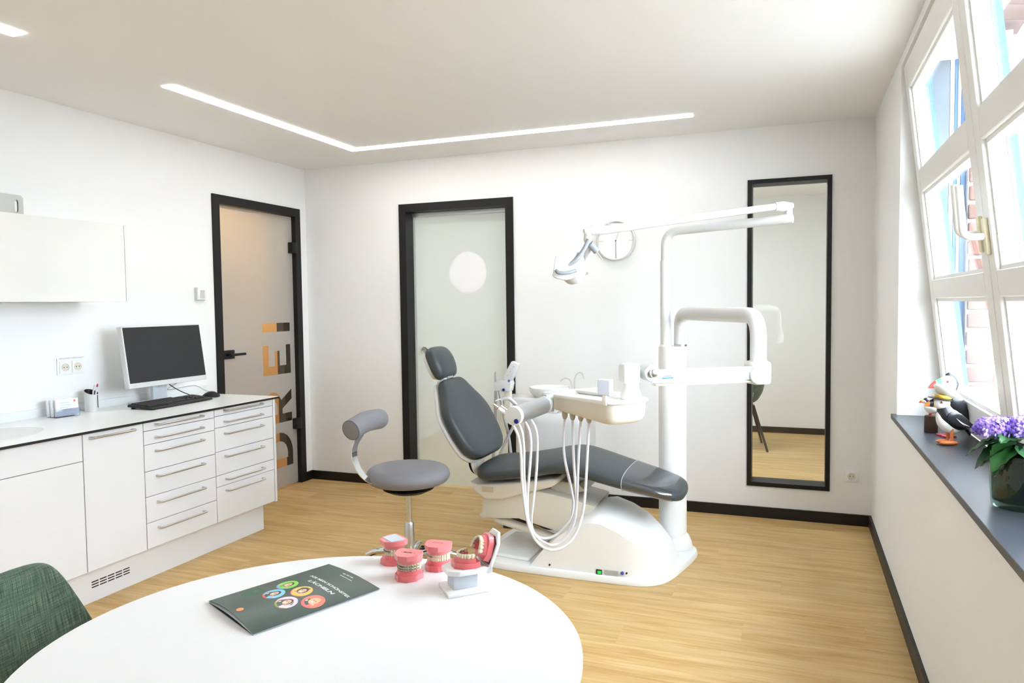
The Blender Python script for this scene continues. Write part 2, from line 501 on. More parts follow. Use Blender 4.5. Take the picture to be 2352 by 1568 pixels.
for hz in (1.787, 0.43):
    h_ = MB().box((gx-0.004, D1B-fw-0.052, hz), (0.02, D1B-fw+0.012, hz+0.082)).build('hinge', BLACK, d1, world=True, bevel=0.003)
hd = MB().box((gx, D1A+fw+0.004, 1.022), (gx+0.014, D1A+fw+0.124, 1.082)).build('lock_case', BLACK, d1, world=True, bevel=0.002)
MB().tube(round_path([(gx+0.014, -0.90, 1.052), (gx+0.058, -0.90, 1.052), (gx+0.058, -0.768, 1.052)], 0.012, 5), 0.009, 12).build('door_handle', BLACK, hd, world=True)

# ------------------------------------------------------------------ sliding glass door in the back wall
FROST2 = frosted('frosted sliding door film', (246, 249, 248), 0.5, 0.42)
d2 = thing('door_2', 'black-framed frosted sliding glass door with a bright round spot', 'door', ((D2A+D2B)/2, 0, 0)); struct(d2)
fw2 = 0.058
boxes([((D2A, -0.012, 0), (D2A+fw2, 0.135, D2H)), ((D2B-fw2, -0.012, 0), (D2B, 0.135, D2H)), ((D2A+fw2, -0.012, D2H-fw2), (D2B-fw2, 0.135, D2H))]).build('door_frame', BLACK, d2, world=True, smooth=0)
gy = 0.10
cx_, cz_ = 1.352, 1.612
circ = [(cx_+0.150*math.cos(2*PI*k/48), cz_+0.152*math.sin(2*PI*k/48)) for k in range(48)]
xa, xb, zb = D2A+fw2+0.002, D2B-fw2-0.002, D2H-fw2-0.03
vv, ff = cut_sheet([(xa, 0.012), (xb, 0.012), (xb, zb), (xa, zb)], [circ], lambda x, z: (x, gy, z))
MB().add(vv, ff).build('frosted_film', FROST2, d2, world=True, smooth=0)
boxes([((xa, gy+0.001, 0.012), (xb, gy+0.009, zb))]).build('door_pane', clear_glass('sliding door glass', (245, 250, 248), 0.10), d2, world=True, smooth=0)
MB().add([Vector((x, gy-0.0004, z)) for x, z in circ], [tuple(range(48))]).build('round_spot', mat('glossy white film', (252, 252, 252), 0.08, coat=0.5), d2, world=True, smooth=0, label='bright round spot in the frosted film')
boxes([((xa, gy-0.02, zb), (xb, gy+0.02, zb+0.028))]).build('door_rail', ALU, d2, world=True, smooth=0)
MB().lathe([(0.001, 0.003), (0.018, 0.003), (0.022, 0.012), (0.030, 0.014), (0.031, 0.0)], (0.985, gy, 1.029), (0, -1, 0), 28).build('knob', STEEL, d2, world=True, label='round steel finger pull')

# ------------------------------------------------------------------ tall fixed glazing in the back wall
g = thing('window_2', 'tall narrow black-framed glass panel looking into the next room', 'window', ((GA+GB)/2, 0, GZ)); struct(g)
fg = 0.026
boxes([((GA, -0.012, GZ), (GA+fg, 0.14, GT)), ((GB-fg, -0.012, GZ), (GB, 0.14, GT)), ((GA+fg, -0.012, GT-fg), (GB-fg, 0.14, GT)), ((GA+fg, -0.012, GZ), (GB-fg, 0.14, GZ+fg))]).build('frame', BLACK, g, world=True, smooth=0)
boxes([((GA+fg, 0.045, GZ+fg), (GB-fg, 0.053, GT-fg))]).build('pane', GLASS, g, world=True, smooth=0)

# ------------------------------------------------------------------ tilted white window on the right
TL = 0.1185
def wp(y, z, off=0.0):
    """point on the leaning window plane; off = distance towards the room"""
    return Vector((4.254 - TL*(z-SILL) - off, y, z))
win = thing('window_1', 'white twin-sash casement window leaning into the room above the dark sill', 'window', (4.25, (WY0+WY1)/2, SILL)); struct(win)
def wbar(m, ya, yb, za, zb, t0, t1):
    p = [wp(ya, za, t0), wp(yb, za, t0), wp(yb, zb, t0), wp(ya, zb, t0), wp(ya, za, t1), wp(yb, za, t1), wp(yb, zb, t1), wp(ya, zb, t1)]
    m.add(p, [(0,3,2,1),(4,5,6,7),(0,1,5,4),(1,2,6,5),(2,3,7,6),(3,0,4,7)])
ZT = 2.40
fm = MB()
wbar(fm, WY0, WY0-0.03, SILL, ZT, -0.045, 0.0); wbar(fm, WY1+0.03, WY1, SILL, ZT, -0.045, 0.0)
wbar(fm, WY0-0.03, WY1+0.03, SILL, SILL+0.035, -0.045, 0.0); wbar(fm, WY0-0.03, WY1+0.03, ZT-0.03, ZT, -0.045, 0.0)
fm.build('frame', WINW, win, world=True, smooth=0)
ROWS = [(0.985, 1.373), (1.452, 1.832), (1.925, 2.285)]
GASK = mat('yellowed glazing putty', (236, 214, 140), 0.6)
SKYB2 = mat('light blue outer window paint', (84, 118, 156), 0.5)
def sash(ya, yb, label):
    ga, gb = ya-0.075, yb+0.088
    s_ = MB()
    wbar(s_, ya-0.004, ga, SILL+0.02, ZT-0.012, -0.045, 0.018)
    wbar(s_, gb, yb+0.004, SILL+0.02, ZT-0.012, -0.045, 0.018)
    zs = [SILL+0.02] + [v for r in ROWS for v in r] + [ZT-0.012]
    for i in range(0, len(zs), 2):
        wbar(s_, ga, gb, zs[i], zs[i+1], -0.045, 0.018)
    so = s_.build('sash', WINW, win, world=True, smooth=0, bevel=0.003, bseg=1)
    ob = MB()
    wbar(ob, ya-0.01, ga, SILL+0.03, ZT-0.02, -0.074, -0.046); wbar(ob, gb, yb+0.01, SILL+0.03, ZT-0.02, -0.074, -0.046)
    ob.build('outer_stile', SKYB2, so, world=True, smooth=0)
    for za, zb_ in ROWS:
        p = MB(); wbar(p, ga, gb, za, zb_, -0.024, -0.020)
        p.build('pane', WINGLASS, so, world=True, smooth=0)
        q = MB(); e = 0.006
        wbar(q, ga, ga-e, za, zb_, -0.018, -0.010); wbar(q, gb+e, gb, za, zb_, -0.018, -0.010); wbar(q, ga-e, gb+e, zb_-e, zb_, -0.018, -0.010)
        wbar(q, ga-e, gb+e, za, za+e, -0.018, -0.010)
        q.build('putty_line', GASK, so, world=True, smooth=0)
        q = MB(); e = 0.013        # sloped glazing bead
        wbar(q, ga, ga-e, za, zb_, -0.010, 0.006); wbar(q, gb+e, gb, za, zb_, -0.010, 0.006); wbar(q, ga-e, gb+e, za, za+e, -0.010, 0.006); wbar(q, ga-e, gb+e, zb_-e, zb_, -0.010, 0.006)
        q.build('glazing_bead', WINW, so, world=True, smooth=0)
    return so
YM = -2.288
s1 = sash(WY0-0.03, YM, 'far')
s2 = sash(YM, WY1+0.03, 'near')
IVORY = mat('ivory handle plate', (232, 222, 190), 0.4)
for k, (yy, so) in enumerate(((YM+0.035, s1), (YM-0.028, s2))):
    zz = 1.565-0.012*k
    pb = MB(); wbar(pb, yy+0.016, yy-0.016, zz-0.055, zz+0.055, 0.018, 0.030)
    hp = pb.build('handle_plate', IVORY, so, world=True, bevel=0.003)
    a = wp(yy, zz, 0.03); b = wp(yy, zz, 0.085)
    MB().tube(round_path([a, b+Vector((0.002, 0, 0)), b+Vector((-0.012, 0.0, 0.155))], 0.03, 6), 0.011, 12, flat=1.3).build('window_handle', WINW, so, world=True)
# window sill
sl = MB().prism([(W-0.022, WY0+0.03), (W, WY0+0.03), (W, WY0-0.001), (4.252, WY0-0.001), (4.252, WY1+0.001), (W, WY1+0.001), (W, WY1-0.03), (W-0.022, WY1-0.03)],
                lambda x, y: (x, y, SILL-0.022), lambda x, y: (x, y, SILL))
struct(sl.build('trim_1', SLATE, smooth=0, bevel=0.0015, bseg=1, label='dark stone window sill')); 

# outer brick jamb of the wall, bricks one by one
MORTAR = mat('pale mortar', (176, 168, 160), 0.95)
BRICKM = [mat('brick red %d' % k, c, 0.9, vary=0.12, bump=0.5, scale=60) for k, c in enumerate([(122, 90, 80), (132, 100, 90), (112, 84, 76)])]
BX0, BX1 = 4.302, 4.415
struct(boxes([((BX0, WY0-0.055, 0.6), (BX1-0.006, 0.0, 2.64))]).build('wall_outer_brick', MORTAR, smooth=0))
OUT = bpy.data.objects['wall_outer_brick']
bsrc = [MB().box((0, 0, 0), (0.112, 0.02, 0.062)).build('brick', b_, OUT, smooth=0, bevel=0.006, bseg=2) for b_ in BRICKM]
for k in range(26):
    src = bsrc[k % 3]
    loc = (BX0+0.004+random.uniform(-.003, .004), WY0-0.069+random.uniform(-.003, .003), 0.62+k*0.078)
    if k < 3: src.location = loc
    else: inst(src, OUT, loc)
# painted boards lining the outer side of the window opening
SKYBLUE = mat('light blue exterior paint', (74, 116, 164), 0.5)
PALEB = mat('pale grey blue board', (112, 122, 130), 0.5)
sh = thing('shutter_jamb', 'light blue and white painted boards outside beside the window', 'boards', (4.28, WY0-0.01, 0.86))
def xl(z): return 4.254 - TL*(z-SILL) + 0.075
def zl(x): return SILL + (4.254+0.075-x)/TL
for a_, b_, mm in ((4.110, 4.236, PALEB), (4.238, 4.254, GREYP), (4.256, 4.266, SKYBLUE), (4.268, 4.280, GREYP), (4.282, 4.300, SKYBLUE)):
    zt = 2.60
    pts = [(b_, max(zl(b_), 0.85)), (b_, zt), (max(a_, xl(zt)), zt), (a_, min(zt, max(zl(a_), 0.85)))]
    MB().prism(pts, lambda x, z: (x, WY0-0.016, z), lambda x, z: (x, WY0-0.002, z)).build('board', mm, sh, world=True, smooth=0)
struct(boxes([((W+0.46, -40, -1.0), (60, 40, -0.9))]).build('ground', mat('grey courtyard paving', (138, 135, 130), 0.9), smooth=0))
# neighbour's tiled eave and wall seen through the top panes
TILE = mat('weathered clay tile', (104, 84, 80), 0.85, vary=0.15, scale=6)
ev = thing('roof_eave', 'tiled roof overhang with pale rafters outside above the window', 'roof', (4.5, -1.5, 2.72))
tsrc = None
for k in range(34):
    y_ = -3.75+0.205*k
    if tsrc is None:
        R_ = [[Vector((x, y, zz+0.012*math.sin(PI*y/0.2))) for y in (0.0, 0.05, 0.10, 0.15, 0.20)] + [Vector((x, y, zz+0.016+0.012*math.sin(PI*y/0.2))) for y in (0.20, 0.15, 0.10, 0.05, 0.0)] for x, zz in ((-0.30, 0.05), (0.0, 0.0))]
        tsrc = MB().rings(R_).build('roof_tile', TILE, ev, smooth=30); o = tsrc
    else: o = inst(tsrc, ev, (0, 0, 0))
    o.location = (4.69-4.5, y_+1.5, 0.03)
for k in range(9):
    boxes([((4.33, -3.6+0.8*k, 2.66), (4.64, -3.52+0.8*k, 2.735))]).build('rafter', mat('pale blue grey timber', (168, 186, 200), 0.6), ev, world=True, smooth=0)

# ------------------------------------------------------------------ recessed LED strips
def led(name, pts, label):
    a = MB()
    for lo, hi in pts: a.box((lo[0], lo[1], H-0.004), (hi[0], hi[1], H-0.001))
    o = a.build(name, LED, smooth=0); tag(o, label, 'ceiling light', 'recessed ceiling light strips'); return o
led('light_strip', [((0.735, -2.10), (0.812, -0.525)), ((0.735, -0.525), (3.05, -0.448))], 'L-shaped recessed white light strip in the ceiling above the dental chair')
led('light_strip', [((0.735, -4.60), (0.812, -2.83)), ((0.812, -4.60), (3.05, -4.523))], 'recessed white light strip at the upper left picture edge')
# glowing panel added to brighten the next room, then the corridor's ceiling lamp
o = MB().box((1.2, 1.4, H-0.03), (3.4, 1.75, H-0.001)).build('fill_panel', mat('added fill panel glow', (240, 247, 255), 0.5, emit=ADJ_EMIT), bevel=0.004); tag(o, 'flat fill light added on the ceiling of the adjoining room behind the glass panel', 'ceiling light')
o = MB().lathe([(0.14, 0), (0.14, 0.05), (0.12, 0.06)], (-0.55, 0.2, 2.288), seg=28).build('corridor_lamp', mat('warm lamp diffuser', (255, 238, 210), 0.5, emit=COR_EMIT)); tag(o, 'round warm ceiling lamp in the corridor behind the lettered glass door', 'ceiling light')
# ================================================================== CABINETS (left wall)
CF = 0.62          # front plane of the carcass fronts
CT = 0.812         # underside of worktop
def pull(parent, y0, y1, z, name='handle'):
    pth = round_path([(CF, y0, z), (CF+0.032, y0, z), (CF+0.032, y1, z), (CF, y1, z)], 0.012, 4)
    return MB().tube(pth, 0.0052, 10).build(name, STEEL, parent, world=True, label='brushed steel bar handle')
def cabinet(name, label, ya, yb):
    c = thing(name, label, 'cabinet', (0.3, (ya+yb)/2, 0.172), group='white base cabinets along the left wall')
    boxes([((0.004, ya+0.0006, 0.172), (CF-0.02, yb-0.0006, CT))]).build('body', mat('white carcass', (236, 236, 234), 0.5), c, world=True, smooth=0)
    return c
def front(c, ya, yb, za, zb, name='drawer'):
    return MB().box((CF-0.0195, ya+0.002, za+0.0015), (CF, yb-0.002, zb-0.0015)).build(name, LAC, c, world=True, bevel=0.0015, bseg=1)
Y = [-3.45, -2.51, -2.178, -1.702, -1.215]
c = cabinet('sink_cabinet', 'white sink cabinet with a plain false front and a door below, leftmost', Y[0], Y[1])
front(c, Y[0], Y[1], 0.687, CT, 'false_front'); front(c, Y[0], (Y[0]+Y[1])/2, 0.174, 0.687, 'door'); front(c, (Y[0]+Y[1])/2, Y[1], 0.174, 0.687, 'door')
c = cabinet('pull_out_cabinet', 'white cabinet with one tall front and a single steel bar handle', Y[1], Y[2])
d = front(c, Y[1], Y[2], 0.174, CT, 'door'); pull(d, -2.475, -2.245, 0.789)
c = cabinet('drawer_cabinet', 'white six-drawer cabinet below the monitor', Y[2], Y[3])
for za, zb, hz in ((0.766, CT, 0.793), (0.697, 0.766, 0.730), (0.564, 0.697, 0.663), (0.437, 0.564, 0.534), (0.306, 0.437, 0.402), (0.176, 0.306, 0.272)):
    d = front(c, Y[2], Y[3], za, zb); pull(d, -2.108, -1.805, hz)
c = cabinet('drawer_cabinet', 'white six-drawer cabinet at the worktop end beside the lettered door', Y[3], Y[4])
for za, zb, hz in ((0.770, CT, 0.797), (0.705, 0.770, 0.735), (0.571, 0.705, 0.668), (0.438, 0.571, 0.540), (0.374, 0.438, 0.409), (0.176, 0.374, 0.345)):
    d = front(c, Y[3], Y[4], za, zb); pull(d, -1.630, -1.328, hz)
o = MB().box((0.004, Y[4]+0.0006, 0.172), (CF+0.002, Y[4]+0.02, CT)).build('end_panel', LAC, bevel=0.001, bseg=1); tag(o, 'slim white side panel closing the cabinet row at the door end', 'panel')
pl_ = thing('plinth', 'white recessed plinth under the base cabinets with a slotted vent', 'plinth', (0.3, -2.3, 0))
boxes([((0.02, Y[0], 0), (0.543, -1.235, 0.1715))]).build('plinth_board', LAC, pl_, world=True, smooth=0)
for r_ in range(3):
    for k in range(5):
        ya = -2.432+k*0.0435
        boxes([((0.5425, ya, 0.066+0.0125*r_), (0.5445, ya+0.036, 0.071+0.0125*r_))]).build('vent_slot', BLKP, pl_, world=True, smooth=0)
# worktop: black core board with white laminate on top
wt = thing('worktop', 'long white worktop with thin black edge over the base cabinets', 'worktop', (0.32, -2.3, CT))
boxes([((0.002, Y[0], CT+0.0003), (0.648, -1.185, 0.8236))]).build('core_edge', BLKP, wt, world=True, smooth=0)
boxes([((0.002, Y[0], 0.8238), (0.6475, -1.1855, 0.8247))]).build('laminate_top', mat('white worktop laminate', (246, 248, 247), 0.3), wt, world=True, smooth=0)
boxes([((0.001, Y[0], 0.8248), (0.012, -1.11, 0.868))]).build('upstand', mat('white upstand', (240, 243, 243), 0.3), wt, world=True, smooth=0)
CTOP = 0.8248
sk = thing('sink', 'shallow oval white inset washbasin in the worktop at the left edge', 'sink', (0.33, -2.75, CTOP))
MB().lathe([(0.235, 0.0), (0.238, 0.004), (0.230, 0.005), (0.222, 0.003), (0.19, 0.0018), (0.03, 0.0012)], (0, 0, 0), seg=48, sx=0.78, sy=1.0).build('basin', PLASTIC, sk)
MB().lathe([(0.02, 0.0013), (0.02, 0.003), (0.015, 0.0035)], (0, 0, 0), seg=20).build('drain', CHROME, sk)

# wall cabinet
uc = thing('wall_cabinet', 'glossy white wall cabinet hanging above the worktop', 'cabinet', (0.18, -2.6, 1.41))
boxes([((0.003, -3.45, 1.412), (0.338, -2.003, 1.803))]).build('body', LAC, uc, world=True, smooth=0)
for a, b in ((-3.45, -2.73), (-2.727, -2.018)):
    MB().box((0.3385, a, 1.410), (0.36, b, 1.805)).build('door', GLOSSW, uc, world=True, bevel=0.001, bseg=1)
MB().box((0.3385, -2.016, 1.410), (0.36, -2.003, 1.805)).build('side_strip', GLOSSW, uc, world=True, smooth=0)
o = MB().box((0.10, -3.2, 1.398), (0.16, -2.6, 1.411)).build('under_cabinet_light', PLASTIC, bevel=0.003); tag(o, 'slim white light bar under the glossy wall cabinet', 'light')
# grey board standing on the wall cabinet
gb = thing('metal_board', 'flat grey metal board with a slotted grip standing on the wall cabinet', 'board', (0.16, -2.8, 1.8055))
vv, ff = cut_sheet([(-3.0, 1.8055), (-2.412, 1.8055), (-2.412, 1.906), (-2.424, 1.918), (-3.0, 1.918)],
                   [arc(-2.445, 1.885, 0.009, 0.009, 0, PI, 6)+arc(-2.445, 1.845, 0.009, 0.009, PI, 2*PI, 6)], lambda y, z: (0.17, y, z))
a = MB().add(vv, ff); a.add([v-Vector((0.012, 0, 0)) for v in vv], [f[::-1] for f in ff])
a.build('plate', mat('brushed grey sheet', (196, 197, 192), 0.45, 0.3), gb, world=True, smooth=0)
boxes([((0.06, -3.0, 1.8056), (0.157, -2.7, 1.90))]).build('rear_box', GREYP, gb, world=True, smooth=0)

# thermostat and sockets
t = thing('thermostat', 'small square white wall thermostat beside the lettered glass door', 'thermostat', (0, -1.142, 1.464))
MB().box((0.0, -0.04, -0.042), (0.012, 0.04, 0.042)).build('back_plate', GREYP, t, bevel=0.002)
f_ = MB().box((0.0122, -0.034, -0.037), (0.026, 0.04, 0.042)).build('housing', SOCK, t, bevel=0.003)
MB().box((0.0262, -0.016, -0.026), (0.0272, 0.022, 0.026)).build('display', mat('grey display', (205, 208, 204), 0.3), f_, smooth=0)
def socket(parent, y, z, X=0.0, axis='x', n=0):
    """one socket insert, on the left wall (axis x) or the back wall (axis y)"""
    M = Matrix.Translation(Vector((X, y, z))) if axis == 'x' else Matrix.Translation(Vector((X, y, z))) @ Euler((0, 0, -PI/2)).to_matrix().to_4x4()
    a = MB().box((0.0085, -0.032, -0.032), (0.0125, 0.032, 0.032), M).build('socket_insert', SOCK, parent, world=True, bevel=0.0015)
    MB().lathe([(0.021, 0.0), (0.021, 0.002), (0.0185, 0.002), (0.0185, -0.0), (0.002, -0.0002)], M @ Vector((0.0128, 0, 0)), M.to_3x3() @ Vector((1, 0, 0)), 24).build('socket_cup', PLASTICW, a, world=True)
    for s_ in (-1, 1):
        MB().cyl(M @ Vector((0.0128, s_*0.0085, 0)), M @ Vector((0.0136, s_*0.0085, 0)), 0.0028, seg=10).build('pin_hole', BLKP, a, world=True)
ds = thing('wall_socket', 'white double wall socket with raised lids left of the monitor', 'socket', (0, -2.073, 1.072))
MB().box((0, -0.078, -0.044), (0.008, 0.078, 0.044)).build('cover_frame', SOCK, ds, bevel=0.003)
for s_ in (-1, 1):
    socket(ds, -2.073+s_*0.036, 1.068)
    MB().box((0.009, s_*0.036-0.030, 0.034), (0.045, s_*0.036+0.030, 0.038), Matrix.Rotation(-0.35, 4, 'Y')).build('flap_lid', SOCK, ds, bevel=0.001)
ds = thing('wall_socket', 'white wall socket half hidden behind the right monitor edge', 'socket', (0, -1.165, 1.02))
MB().box((0, -0.042, -0.078), (0.008, 0.042, 0.078)).build('cover_frame', SOCK, ds, bevel=0.003)
socket(ds, -1.165, 1.056); socket(ds, -1.165, 0.984)
ds = thing('wall_socket', 'small white wall socket low on the back wall right of the glass panel', 'socket', (3.939, 0, 0.302))
MB().box((-0.0385, -0.008, -0.0385), (0.0385, 0, 0.0385)).build('cover_frame', SOCK, ds, bevel=0.003)
socket(ds, 0, 0.302, 3.939, 'y')

# clock
ck = thing('wall_clock', 'round white wall clock partly hidden behind the lamp arm', 'clock', (2.493, 0, 1.787))
MB().lathe([(0.128, 0.0), (0.132, 0.004), (0.132, 0.034), (0.126, 0.038), (0.122, 0.034), (0.122, 0.02), (0.001, 0.02)], (0, 0, 0), (0, -1, 0), 56).build('case', mat('pale grey clock rim', (222, 221, 217), 0.4), ck)
MB().lathe([(0.1215, 0.0), (0.1215, 0.001), (0.001, 0.001)], (0, -0.0205, 0), (0, -1, 0), 48).build('dial', mat('white clock dial', (248, 248, 247), 0.5), ck)
LINEG = mat('thin grey clock mark', (190, 190, 188), 0.5)
for k in range(4):
    M = Matrix.Rotation(k*PI/2, 4, 'Y')
    MB().box((-0.0012, -0.0235, 0.086), (0.0012, -0.022, 0.117), M).build('hour_mark', LINEG, ck, smooth=0)
MB().box((-0.0012, -0.026, -0.118), (0.0012, -0.024, 0.0)).build('clock_hand', mat('clock hand grey', (120, 122, 122), 0.4), ck, smooth=0)
MB().box((-0.0012, -0.028, 0.0), (0.0012, -0.0265, 0.085), Matrix.Rotation(0.35, 4, 'Y')).build('clock_hand', LINEG, ck, smooth=0)
MB().lathe([(0.004, 0), (0.004, 0.004)], (0, -0.026, 0), (0, -1, 0), 14).build('hub', BLKP, ck)

# monitor
mo = thing('monitor', 'white widescreen computer monitor with dark screen on the worktop', 'monitor', (0.15, -1.63, CTOP))
tilt = math.radians(8)
Mt = Matrix.Translation(Vector((0.215-0.15, 0, 0.282))) @ Matrix.Rotation(-tilt, 4, 'Y')
hw, hh = 0.283, 0.172
cs = MB().box((-0.034, -hw, -hh), (0.0, hw, hh), Mt).build('casing', PLASTIC, mo, bevel=0.003)
MB().box((0.0002, -hw+0.008, -hh+0.028), (0.0012, hw-0.006, hh-0.007), Mt).build('screen', mat('switched-off matt screen', (44, 44, 46), 0.42, spec=0.4), cs, smooth=0)
MB().box((0.0002, -hw+0.03, -hh+0.011), (0.0008, -hw+0.052, -hh+0.016), Mt).build('badge', GREYP, cs, smooth=0)
MB().box((-0.016, -0.05, 0.004), (0.008, 0.05, 0.25), Matrix.Translation(Vector((0.0, 0.0, 0)))).build('stand', mat('pale blue grey stand', (222, 228, 236), 0.4), mo, bevel=0.003)
MB().box((-0.12, -0.115, 0.0), (0.022, 0.115, 0.012)).build('foot', PLASTIC, mo, bevel=0.004)
MB().box((0.0085, -0.012, 0.095), (0.012, 0.012, 0.14)).build('cable_slot', GREYP, mo, smooth=0)
cab = [(0.10, -1.60, 0.955), (0.14, -1.54, 0.905), (0.18, -1.50, 0.862), (0.23, -1.44, 0.834)]
o = MB().tube(smooth_path([Vector(p) for p in [(0.125, -1.575, 0.975), (0.135, -1.55, 0.93), (0.16, -1.50, 0.885), (0.20, -1.45, 0.850), (0.215, -1.43, 0.846)]]), 0.0026, 8).build('keyboard_cable', BLKP); tag(o, 'dark cable looping from the monitor down to the keyboard', 'cable')
o = MB().tube(smooth_path([Vector(p) for p in [(0.12, -1.40, 0.972), (0.11, -1.45, 0.925), (0.12, -1.54, 0.890), (0.14, -1.40, 0.895), (0.15, -1.345, 0.892), (0.17, -1.30, 0.862), (0.19, -1.275, 0.848)]]), 0.002, 8).build('mouse_cable', HOSEG); tag(o, 'pale grey cable hanging from the monitor to the mouse', 'cable')

# keyboard with single keys
kb = thing('keyboard', 'black computer keyboard on the worktop in front of the monitor', 'keyboard', (0.290, -1.675, CTOP), 0.045)
prof = [(-0.085, 0.012), (0.085, 0.003), (0.088, 0.006), (0.080, 0.014), (-0.078, 0.027), (-0.086, 0.022)]
MB().prism(prof, lambda x, z: (x, -0.232, z), lambda x, z: (x, 0.232, z)).build('case', BLKP, kb, bevel=0.002)
for s_ in (-1, 1): MB().box((-0.08, s_*0.20-0.012, 0.0), (-0.07, s_*0.20+0.012, 0.016)).build('foot', BLKP, kb, smooth=0)
KEY = mat('dark key cap', (40, 40, 43), 0.5)
sl_ = (0.014-0.027)/(0.080+0.078)
Mk = Matrix.Rotation(-math.atan(sl_), 4, 'Y')
cache = {}
def key(x, y, w):
    z = 0.014 + sl_*(x-0.080)
    k = round(w, 4)
    if k not in cache:
        o = MB().rings([[Vector((sx*a, sy*b*w/2, zz)) for sx, sy in ((-1, -1), (1, -1), (1, 1), (-1, 1))] for a, b, zz in ((0.0085, 0.97, 0.0003), (0.0082, 0.95, 0.003), (0.0068, 0.95-0.0034/w, 0.0058))]).build('key', KEY, kb, smooth=0)
        cache[k] = o
    else: o = inst(cache[k], kb, (0, 0, 0))
    o.location = (x, y, z); o.rotation_euler = (0, -math.atan(sl_), 0)
rows = [(-0.066, [1]*15), (-0.043, [1]*13+[2]), (-0.023, [1.5]+[1]*12+[1.5]), (-0.003, [1.75]+[1]*11+[2.25]), (0.017, [1.25]+[1]*11+[2.75]), (0.037, [1.25, 1.25, 1.25, 6.25, 1.25, 1.25, 1.25, 1.25])]
for x, ws in rows:
    y = -0.218; u = 0.2855/sum(ws)
    for w_ in ws: key(x, y+u*w_/2, u*w_); y += u*w_
for x in (-0.043, -0.023, -0.003, 0.017, 0.037):
    for k in range(3):
        if not (x in (-0.003,) or (x == 0.017 and k != 1)): key(x, 0.085+0.019*k, 0.019)
    for k in range(4): key(x, 0.153+0.019*k, 0.019)

ms = thing('computer_mouse', 'black computer mouse on the worktop right of the keyboard', 'mouse', (0.255, -1.335, CTOP), 0.2)
R_ = []
for k in range(11):
    t = k/10; x = -0.056+0.112*t
    w_ = 0.030*math.sin(PI*(0.06+0.88*t))**0.45; h_ = 0.036*math.sin(PI*(0.05+0.83*t))**0.7
    R_.append([Vector((x, w_*math.cos(PI*j/10), max(h_*math.sin(PI*j/10), 0)+0.001)) for j in range(11)])
MB().rings(R_, True, True).build('shell', BLKP, ms, sub=1)
MB().lathe([(0.007, -0.003), (0.007, 0.003)], (0.033, 0, 0.024), (0, 1, 0), 16).build('scroll_wheel', GREYP, ms)

# pen cup
pc = thing('pen_cup', 'white cylindrical pen cup with slanted black rim on the worktop', 'cup', (0.082, -2.02, CTOP))
R_ = []
for z_, rr, s_ in ((0.0, 0.033, 0), (0.105, 0.033, 1), (0.105, 0.0305, 1), (0.01, 0.0305, 0)):
    R_.append([Vector((rr*math.cos(2*PI*k/28), rr*math.sin(2*PI*k/28), z_ + (0.014*(-math.cos(2*PI*k/28)) if s_ else 0))) for k in range(28)])
MB().rings(R_[:2], True, False).build('cup_wall', PLASTIC, pc)
MB().rings(R_[1:], False, True).build('cup_lining', BLKP, pc)
MB().box((0.0325, 0.010, 0.02), (0.0345, 0.0125, 0.088)).build('cup_seam', BLKP, pc, smooth=0)
for k, (a, b, m_, lb) in enumerate(((( -0.01, 0.0, 0.012), (0.0, 0.022, 0.140), PLASTIC, 'white pen in the pen cup, the broad one'), ((0.008, 0.0, 0.012), (0.014, 0.030, 0.145), mat('red pen', (196, 30, 60), 0.4), 'slim pen with red tip in the pen cup'))):
    p = thing('pen', lb, 'pen', (0.082, -2.02, CTOP), group='pens in the cup')
    MB().cyl(a, Vector(a).lerp(Vector(b), 0.88), 0.005, seg=10).build('barrel', PLASTIC, p)
    MB().cyl(Vector(a).lerp(Vector(b), 0.88), b, 0.005, 0.0035, seg=10).build('cap', m_, p)
# card holder with stacks of cards
ch = thing('card_holder', 'clear acrylic holder full of white cards beside the pen cup', 'holder', (0.105, -2.20, CTOP), -0.12)
ACR = clear_glass('clear acrylic', (226, 230, 238), 0.10)
MB().box((0.036, -0.062, 0.0), (0.039, 0.062, 0.042)).build('front_lip', ACR, ch, bevel=0.001)
MB().box((-0.04, -0.062, 0.0), (0.0355, 0.062, 0.002)).build('holder_base', ACR, ch, smooth=0)
for k, x in enumerate((-0.034, -0.012, 0.012)):
    st_ = thing('card_stack', ['white printed card stack at the back of the acrylic holder', 'white printed card stack in the middle of the acrylic holder', 'front white card stack with orange dot in the acrylic holder'][k], 'cards', (0.105, -2.20, CTOP), -0.12, 'cards in the acrylic holder')
    Mc = Matrix.Translation(Vector((x, -0.008+0.008*k, 0.0028))) @ Matrix.Rotation(-0.10, 4, 'Y')
    MB().box((0, -0.058, 0), (0.014, 0.056, 0.086), Mc).build('cards', mat('white card', (244, 245, 247), 0.6), st_, smooth=0)
    if k == 2:
        MB().lathe([(0.006, 0), (0.006, 0.0004)], Mc @ Vector((0.0143, 0.038, 0.074)), (1, 0, 0), 16).build('logo_dot', mat('orange print', (238, 130, 80), 0.6), st_)
        for j in range(4): MB().box((0.0143, -0.04+0.0, 0.030+0.012*j), (0.0146, 0.02-0.01*(j % 2), 0.034+0.012*j), Mc).build('print_line', mat('pale print', (206, 222, 222), 0.6), st_, smooth=0)

# ================================================================== TABLE AND SHELL CHAIRS
TZ = 0.74; TC = (2.785, -3.785); TR = 0.502
tb = thing('round_table', 'round white table in the foreground with smooth top', 'table', (TC[0], TC[1], 0))
MB().lathe([(TR-0.004, TZ-0.018), (TR, TZ-0.014), (TR, TZ-0.003), (TR-0.003, TZ), (0.001, TZ)], (0, 0, 0), seg=128).build('tabletop', SKIRTW, tb)
MB().lathe([(0.19, 0.0), (0.195, 0.006), (0.185, 0.014), (0.05, 0.022), (0.036, 0.04), (0.036, TZ-0.04), (0.14, TZ-0.0185)], (0, 0, 0), seg=48).build('pedestal', PLASTIC, tb)

